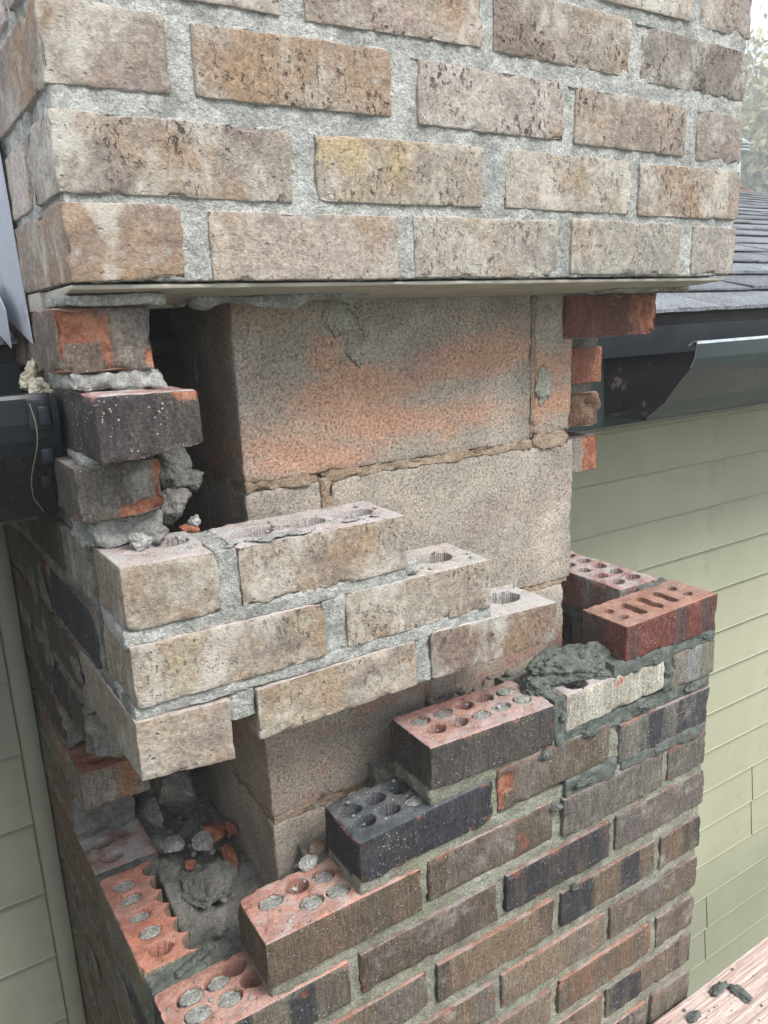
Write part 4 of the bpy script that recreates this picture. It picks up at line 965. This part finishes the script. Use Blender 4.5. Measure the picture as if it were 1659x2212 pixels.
# roof
PIT, EY, EZ = .30, .252, -.113
roof = link('roof', poly([(x, y, z) for x in (-2.2, 9) for y, z in ((.29, -.105), (2.62, -.105+PIT*2.33), (5.0, -.105), (5.0, -.12), (2.62, -.12+PIT*2.33), (.29, -.12))],
     [(0, 6, 7, 1), (1, 7, 8, 2), (2, 8, 9, 3), (3, 9, 10, 4), (4, 10, 11, 5), (5, 11, 6, 0), (0, 1, 4, 5), (1, 2, 3, 4), (6, 11, 10, 7), (7, 10, 9, 8)]), [M['void']], HOUSE, smooth=False)
roof['label'] = 'dark laminated shingle roof behind the chimney'
EXP = .128
shl = []
def shingle(x0, x1, k, seed, thick=.0045, ex=EXP, rnd=None):
    r = random.Random(seed)
    y0 = EY+k*ex; z0 = EZ+PIT*(y0-EY)+.010; n = 8; m = 3; L_ = ex+.06
    V = []; 
    wav = lambda x: .004*math.sin(x*6+k*1.7)+.0025*math.sin(x*17+k)
    for lay in (0, 1):
        for i in range(n+1):
            x = x0+(x1-x0)*i/n
            for j in range(m+1):
                t = j/m; y = y0+L_*t+wav(x)*(1-t); lift = thick*(1-t)*1.0+.0015*r.random()*(j == 0)+(.003*math.sin(x*5+seed) if j == 0 else 0)*.35
                V.append((x, y, z0+PIT*(L_*t)+lift-lay*thick*.8-.006*t))
    F = []; s = (n+1)*(m+1)
    for i in range(n):
        for j in range(m):
            a = i*(m+1)+j; F.append((a, a+m+1, a+m+2, a+1)); b_ = a+s; F.append((b_, b_+1, b_+m+2, b_+m+1))
    for i in range(n):
        a = i*(m+1); F.append((a, a+s, a+m+1+s, a+m+1)); a = i*(m+1)+m; F.append((a, a+m+1, a+m+1+s, a+s))
    for j in range(m):
        a = j; F.append((a, a+1, a+1+s, a+s)); a = n*(m+1)+j; F.append((a, a+s, a+1+s, a+1))
    return poly(V, F)
cnt = 0; far = []
for k in range(19):
    r = random.Random(k*5+1); x = .80 if k > 2 else .80
    x = .812-(.0 if k == 0 else r.uniform(0, .1)) if EY+k*EXP < WY else .3+r.uniform(0, .2)
    if EY+k*EXP < WY: x = .812
    xend = 6.5
    while x < xend:
        w_ = r.uniform(.17, .42) if x > .82 else r.uniform(.1, .3)
        g = shingle(x, x+w_-.002, k, k*100+int(x*50), thick=r.choice([.004, .0075]))
        vis = x > .9+.8*k*EXP and x < 2.0+1.55*k*EXP
        if vis and cnt < 250:
            o = link('shingle', g, [M['shingle']], roof, smooth=False); c = r.choice([.13, .155, .11, .18]); o.color = (c*.94, c, c*1.09, 1); cnt += 1
        else: far.append(g)
        x += w_
for k in range(19):
    r = random.Random(k*9+4); x = -2.2; xe = -.0135 if EY+k*EXP < WY+.02 else .8
    while x < xe:
        w_ = min(r.uniform(.17, .42), xe-x)
        if xe-(x+w_) < .06: w_ = xe-x
        g = shingle(x, x+w_-.002, k, k*177+int(x*50)+999, thick=r.choice([.004, .0075]))
        if k < 3 and x > -.6:
            o = link('shingle', g, [M['shingle']], roof, smooth=False); c = r.choice([.15, .18]); o.color = (c*.92, c, c*1.14, 1)
        else: far.append(g)
        x += w_
o = tag(link('shingle', merge(far), [M['shingle']], roof, smooth=False), 'rest of the shingles across the roof', kind='stuff'); o.color = (.17, .185, .215, 1)
# step flashing at the left of the chimney
def sheet(poly2, xfun, th, name, mat, parent, label, bow=0.):
    """vertical sheet given as (y,z) outline quad strips; bent slightly outward"""
    P = np.array(poly2); V = []; 
    for lay in (0, 1):
        for y, z in P: V.append((xfun(y, z)-lay*th, y, z))
    n = len(P)//2; F = []; s = len(P)
    for j in range(n-1):
        a, b_, c, d = 2*j, 2*j+1, 2*j+3, 2*j+2; F += [(a, b_, c, d), (a+s, d+s, c+s, b_+s)]
    for a, b_ in [(2*j, 2*j+2) for j in range(n-1)]+[(2*j+1, 2*j+3) for j in range(n-1)]+[(0, 1), (2*n-2, 2*n-1)]: F.append((a, b_, b_+s, a+s))
    return tag(link(name, poly(V, F), [M[mat]], parent, smooth=False), label)
strips = []
for i in range(15):
    t = i/14; y = .172+t*.43
    zb = -.101+.25*(y-.172); strips += [(y, zb), (y+.018*(1-t), zb+.19)]
sheet(strips, lambda y, z: -.045*y-.0022-.006*math.sin(min(1, max(0, (y-.17)/.25))*math.pi)*(.3+.7*(z > 0)), .0012, 'flashing', 'flash', HOUSE, 'grey sheet metal flashing against the left side of the chimney')
strips = []
for i in range(8):
    t = i/7; y = .205+t*.2; zb = -.106+.25*(y-.2); strips += [(y, zb), (y, zb+.05*math.sin(math.pi*min(1, .25+t)))]
sheet(strips, lambda y, z: -.045*y-.016, .001, 'flashing', 'flash', HOUSE, 'small curved flashing tab under the larger sheet')
L = [lump((-.012+.003*math.sin(i*2.3), .155+.018*i, -.143+.0035*i), (.009, .014, .008), 1300+i, 5, 3, .14, lumps=.5) for i in range(4)]+[lump((-.010, .19, -.128), (.006, .010, .010), 1309, 4, 3, .16, lumps=.5), lump((.0, .150, -.1455), (.010, .02, .004), 1310, 4, 2, .16, lumps=.5)]
tag(link('expanding_foam', merge(L), [M['foam']]), 'cream expanding foam squeezed between gutter and left bricks', 'foam')
# roof vent pipe at the ridge
VP = empty('vent_pipe', (4.63, 2.64, .60), 'grey capped vent pipe with a brown flange on the roof', 'vent')
def cyl(c, r0, r1, z0, z1, n=24, cap_=True):
    V = [(c[0]+r*math.cos(2*math.pi*i/n), c[1]+r*math.sin(2*math.pi*i/n), z) for r, z in ((r0, z0), (r1, z1), (.0001, z1), (.0001, z0)) for i in range(n)]
    F = [(a*n+i, a*n+(i+1) % n, ((a+1) % 4)*n+(i+1) % n, ((a+1) % 4)*n+i) for a in range(4) for i in range(n)]; return poly(V, F)
cxy = (4.63, 2.64)
VZ = .60
link('pipe', cyl(cxy, .034, .034, VZ-.02, VZ+.24), [M['pvc']], VP)
link('collar', cyl(cxy, .040, .037, VZ+.190, VZ+.202), [M['pvc']], VP)
link('cap', merge([cyl(cxy, .078, .078, VZ+.235, VZ+.246), cyl(cxy, .06, .06, VZ+.240, VZ+.275), cyl(cxy, .080, .080, VZ+.258, VZ+.264), cyl(cxy, .080, .080, VZ+.275, VZ+.285), cyl(cxy, .080, .035, VZ+.285, VZ+.318)]), [M['pvc']], VP)
link('flange', merge([cyl(cxy, .10, .040, VZ-.0, VZ+.05), cyl(cxy, .13, .11, VZ-.04, VZ+.002)]), [M['rust']], VP)

# ------------------------------------------------------------------ scaffold plank with mortar droppings
PLZ = -1.168
pk = gridbox(.40, 2.6, -.262, -.022, PLZ-.038, PLZ, res=.004, r=.004, amp=.0004, seed=8)
q = pk['v']; tp = q[:, 2] > PLZ-.01
q[tp, 2] += (.0014*noise(q*np.array([.35, 9, 1]), 22, 4)+.0009*noise(q*np.array([.6, 14, 1]), 30, 9))[tp]
ang = .0
o = tag(link('scaffold_plank', pk, [M['wood']]), 'pinkish rough wooden scaffold plank with mortar drops, below the right corner', 'plank')
for c, r, s, lab in (((.842, -.045, PLZ+.004), (.020, .008, .007), 1401, 'double dark mortar drop at the far edge of the plank'), ((.861, -.068, PLZ+.004), (.010, .018, .006), 1402, 'long dark mortar drop near the right edge of the picture'), ((.763, -.052, PLZ+.004), (.012, .009, .007), 1403, 'dark mortar drop on the plank nearest the bricks')):
    tag(link('mortar_drop', lump(c, r, s, 4, 3, .16, lumps=.35), [M['wet']]), lab, 'mortar')
L = []
for k in range(26):
    rr = rng.uniform(.0008, .0026); L.append(lump((rng.uniform(.76, 1.0), rng.uniform(-.12, -.03), PLZ+rr*.4), (rr*1.3, rr, rr*.7), 1500+k, 2, 3))
tag(link('mortar_crumbs', merge(L), [M['wet']]), 'tiny mortar crumbs sprinkled on the plank', 'mortar', kind='stuff')

# ------------------------------------------------------------------ ground, trees, haze
g = box(-150, 150, -150, 150, -3.3, -3.2); tag(link('ground', g, [M['dirt']], smooth=False), kind='structure')
def tree(x, y, h, seed, leafmat, label, nleaf, leafs, spread):
    r = random.Random(seed); T = empty('tree', (x, y, -3.2), label, 'tree', 'trees beyond the roof')
    L = []; ends = []
    def br(p, d, ln, rad, lev):
        pts = [p]; q = np.array(p, float); dd = np.array(d, float)
        for i in range(6):
            dd = dd+np.array([r.gauss(0, .12), r.gauss(0, .12), r.gauss(0, .06)+.02]); dd /= np.linalg.norm(dd); q = q+dd*ln/6; pts.append(q.copy())
            if lev < 4 and i > (1 if lev else 1):
                for _ in range(2 if lev < 3 else 1):
                    nd = dd+np.array([r.gauss(0, .6), r.gauss(0, .6), r.gauss(.1, .35)]); br(q.copy(), nd/np.linalg.norm(nd), ln*r.uniform(.42, .6), rad*.5, lev+1)
            if lev >= 2: ends.append(q.copy())
        L.append(tube(pts, [rad*(1-.11*i) for i in range(7)], 4 if lev > 1 else 7))
    br(np.array([x, y, -3.2]), (0, 0, 1), h*.62, h*.018, 0)
    link('trunk', merge(L), [M['bark']], T)
    if nleaf:
        E = np.array(ends); ii = np.array([r.randrange(len(E)) for _ in range(nleaf)]); R = np.random.RandomState(seed)
        C0 = E[ii]+R.normal(0, spread, (nleaf, 3)); A = R.normal(size=(nleaf, 3)); A /= np.linalg.norm(A, axis=1, keepdims=True); B = np.cross(A, R.normal(size=(nleaf, 3))); B /= np.linalg.norm(B, axis=1, keepdims=True)
        s = R.uniform(.6, 1.3, (nleaf, 1))*leafs
        V = np.stack([C0-A*s, C0-B*s*.6, C0+A*s, C0+B*s*.6], 1).reshape(-1, 3)
        tag(link('crown', poly(V, np.arange(nleaf*4).reshape(-1, 4)), [M[leafmat]], T, smooth=False), kind='stuff')
tree(21, 14.5, 10.5, 3, 'leafg', 'tall thin tree with bare bluish twigs fading into the mist', 5000, .05, .3)
tree(17, 8.6, 7.2, 5, 'leafy', 'yellow autumn tree standing in mist just beyond the roof', 30000, .075, .40)
tree(25, 12.5, 8.5, 8, 'leafy', 'further yellow tree seen through mist at the right edge', 24000, .09, .5)
hz = box(-60, 60, -60, 60, -4.3, 9.5)
o = link('haze', hz, [], smooth=False); tag(o, 'pale morning mist filling the air', 'mist', kind='stuff')
m = bpy.data.materials.new('mist'); m.use_nodes = True; t = m.node_tree; t.nodes.clear()
mo = t.nodes.new('ShaderNodeOutputMaterial'); pv = t.nodes.new('ShaderNodeVolumePrincipled'); pv.inputs['Color'].default_value = (.98, .99, 1, 1); pv.inputs['Density'].default_value = .03; pv.inputs['Anisotropy'].default_value = .2
t.links.new(pv.outputs[0], mo.inputs['Volume']); o.data.materials.append(m)

for o in bpy.data.objects:
    if '_w' in o: del o['_w']
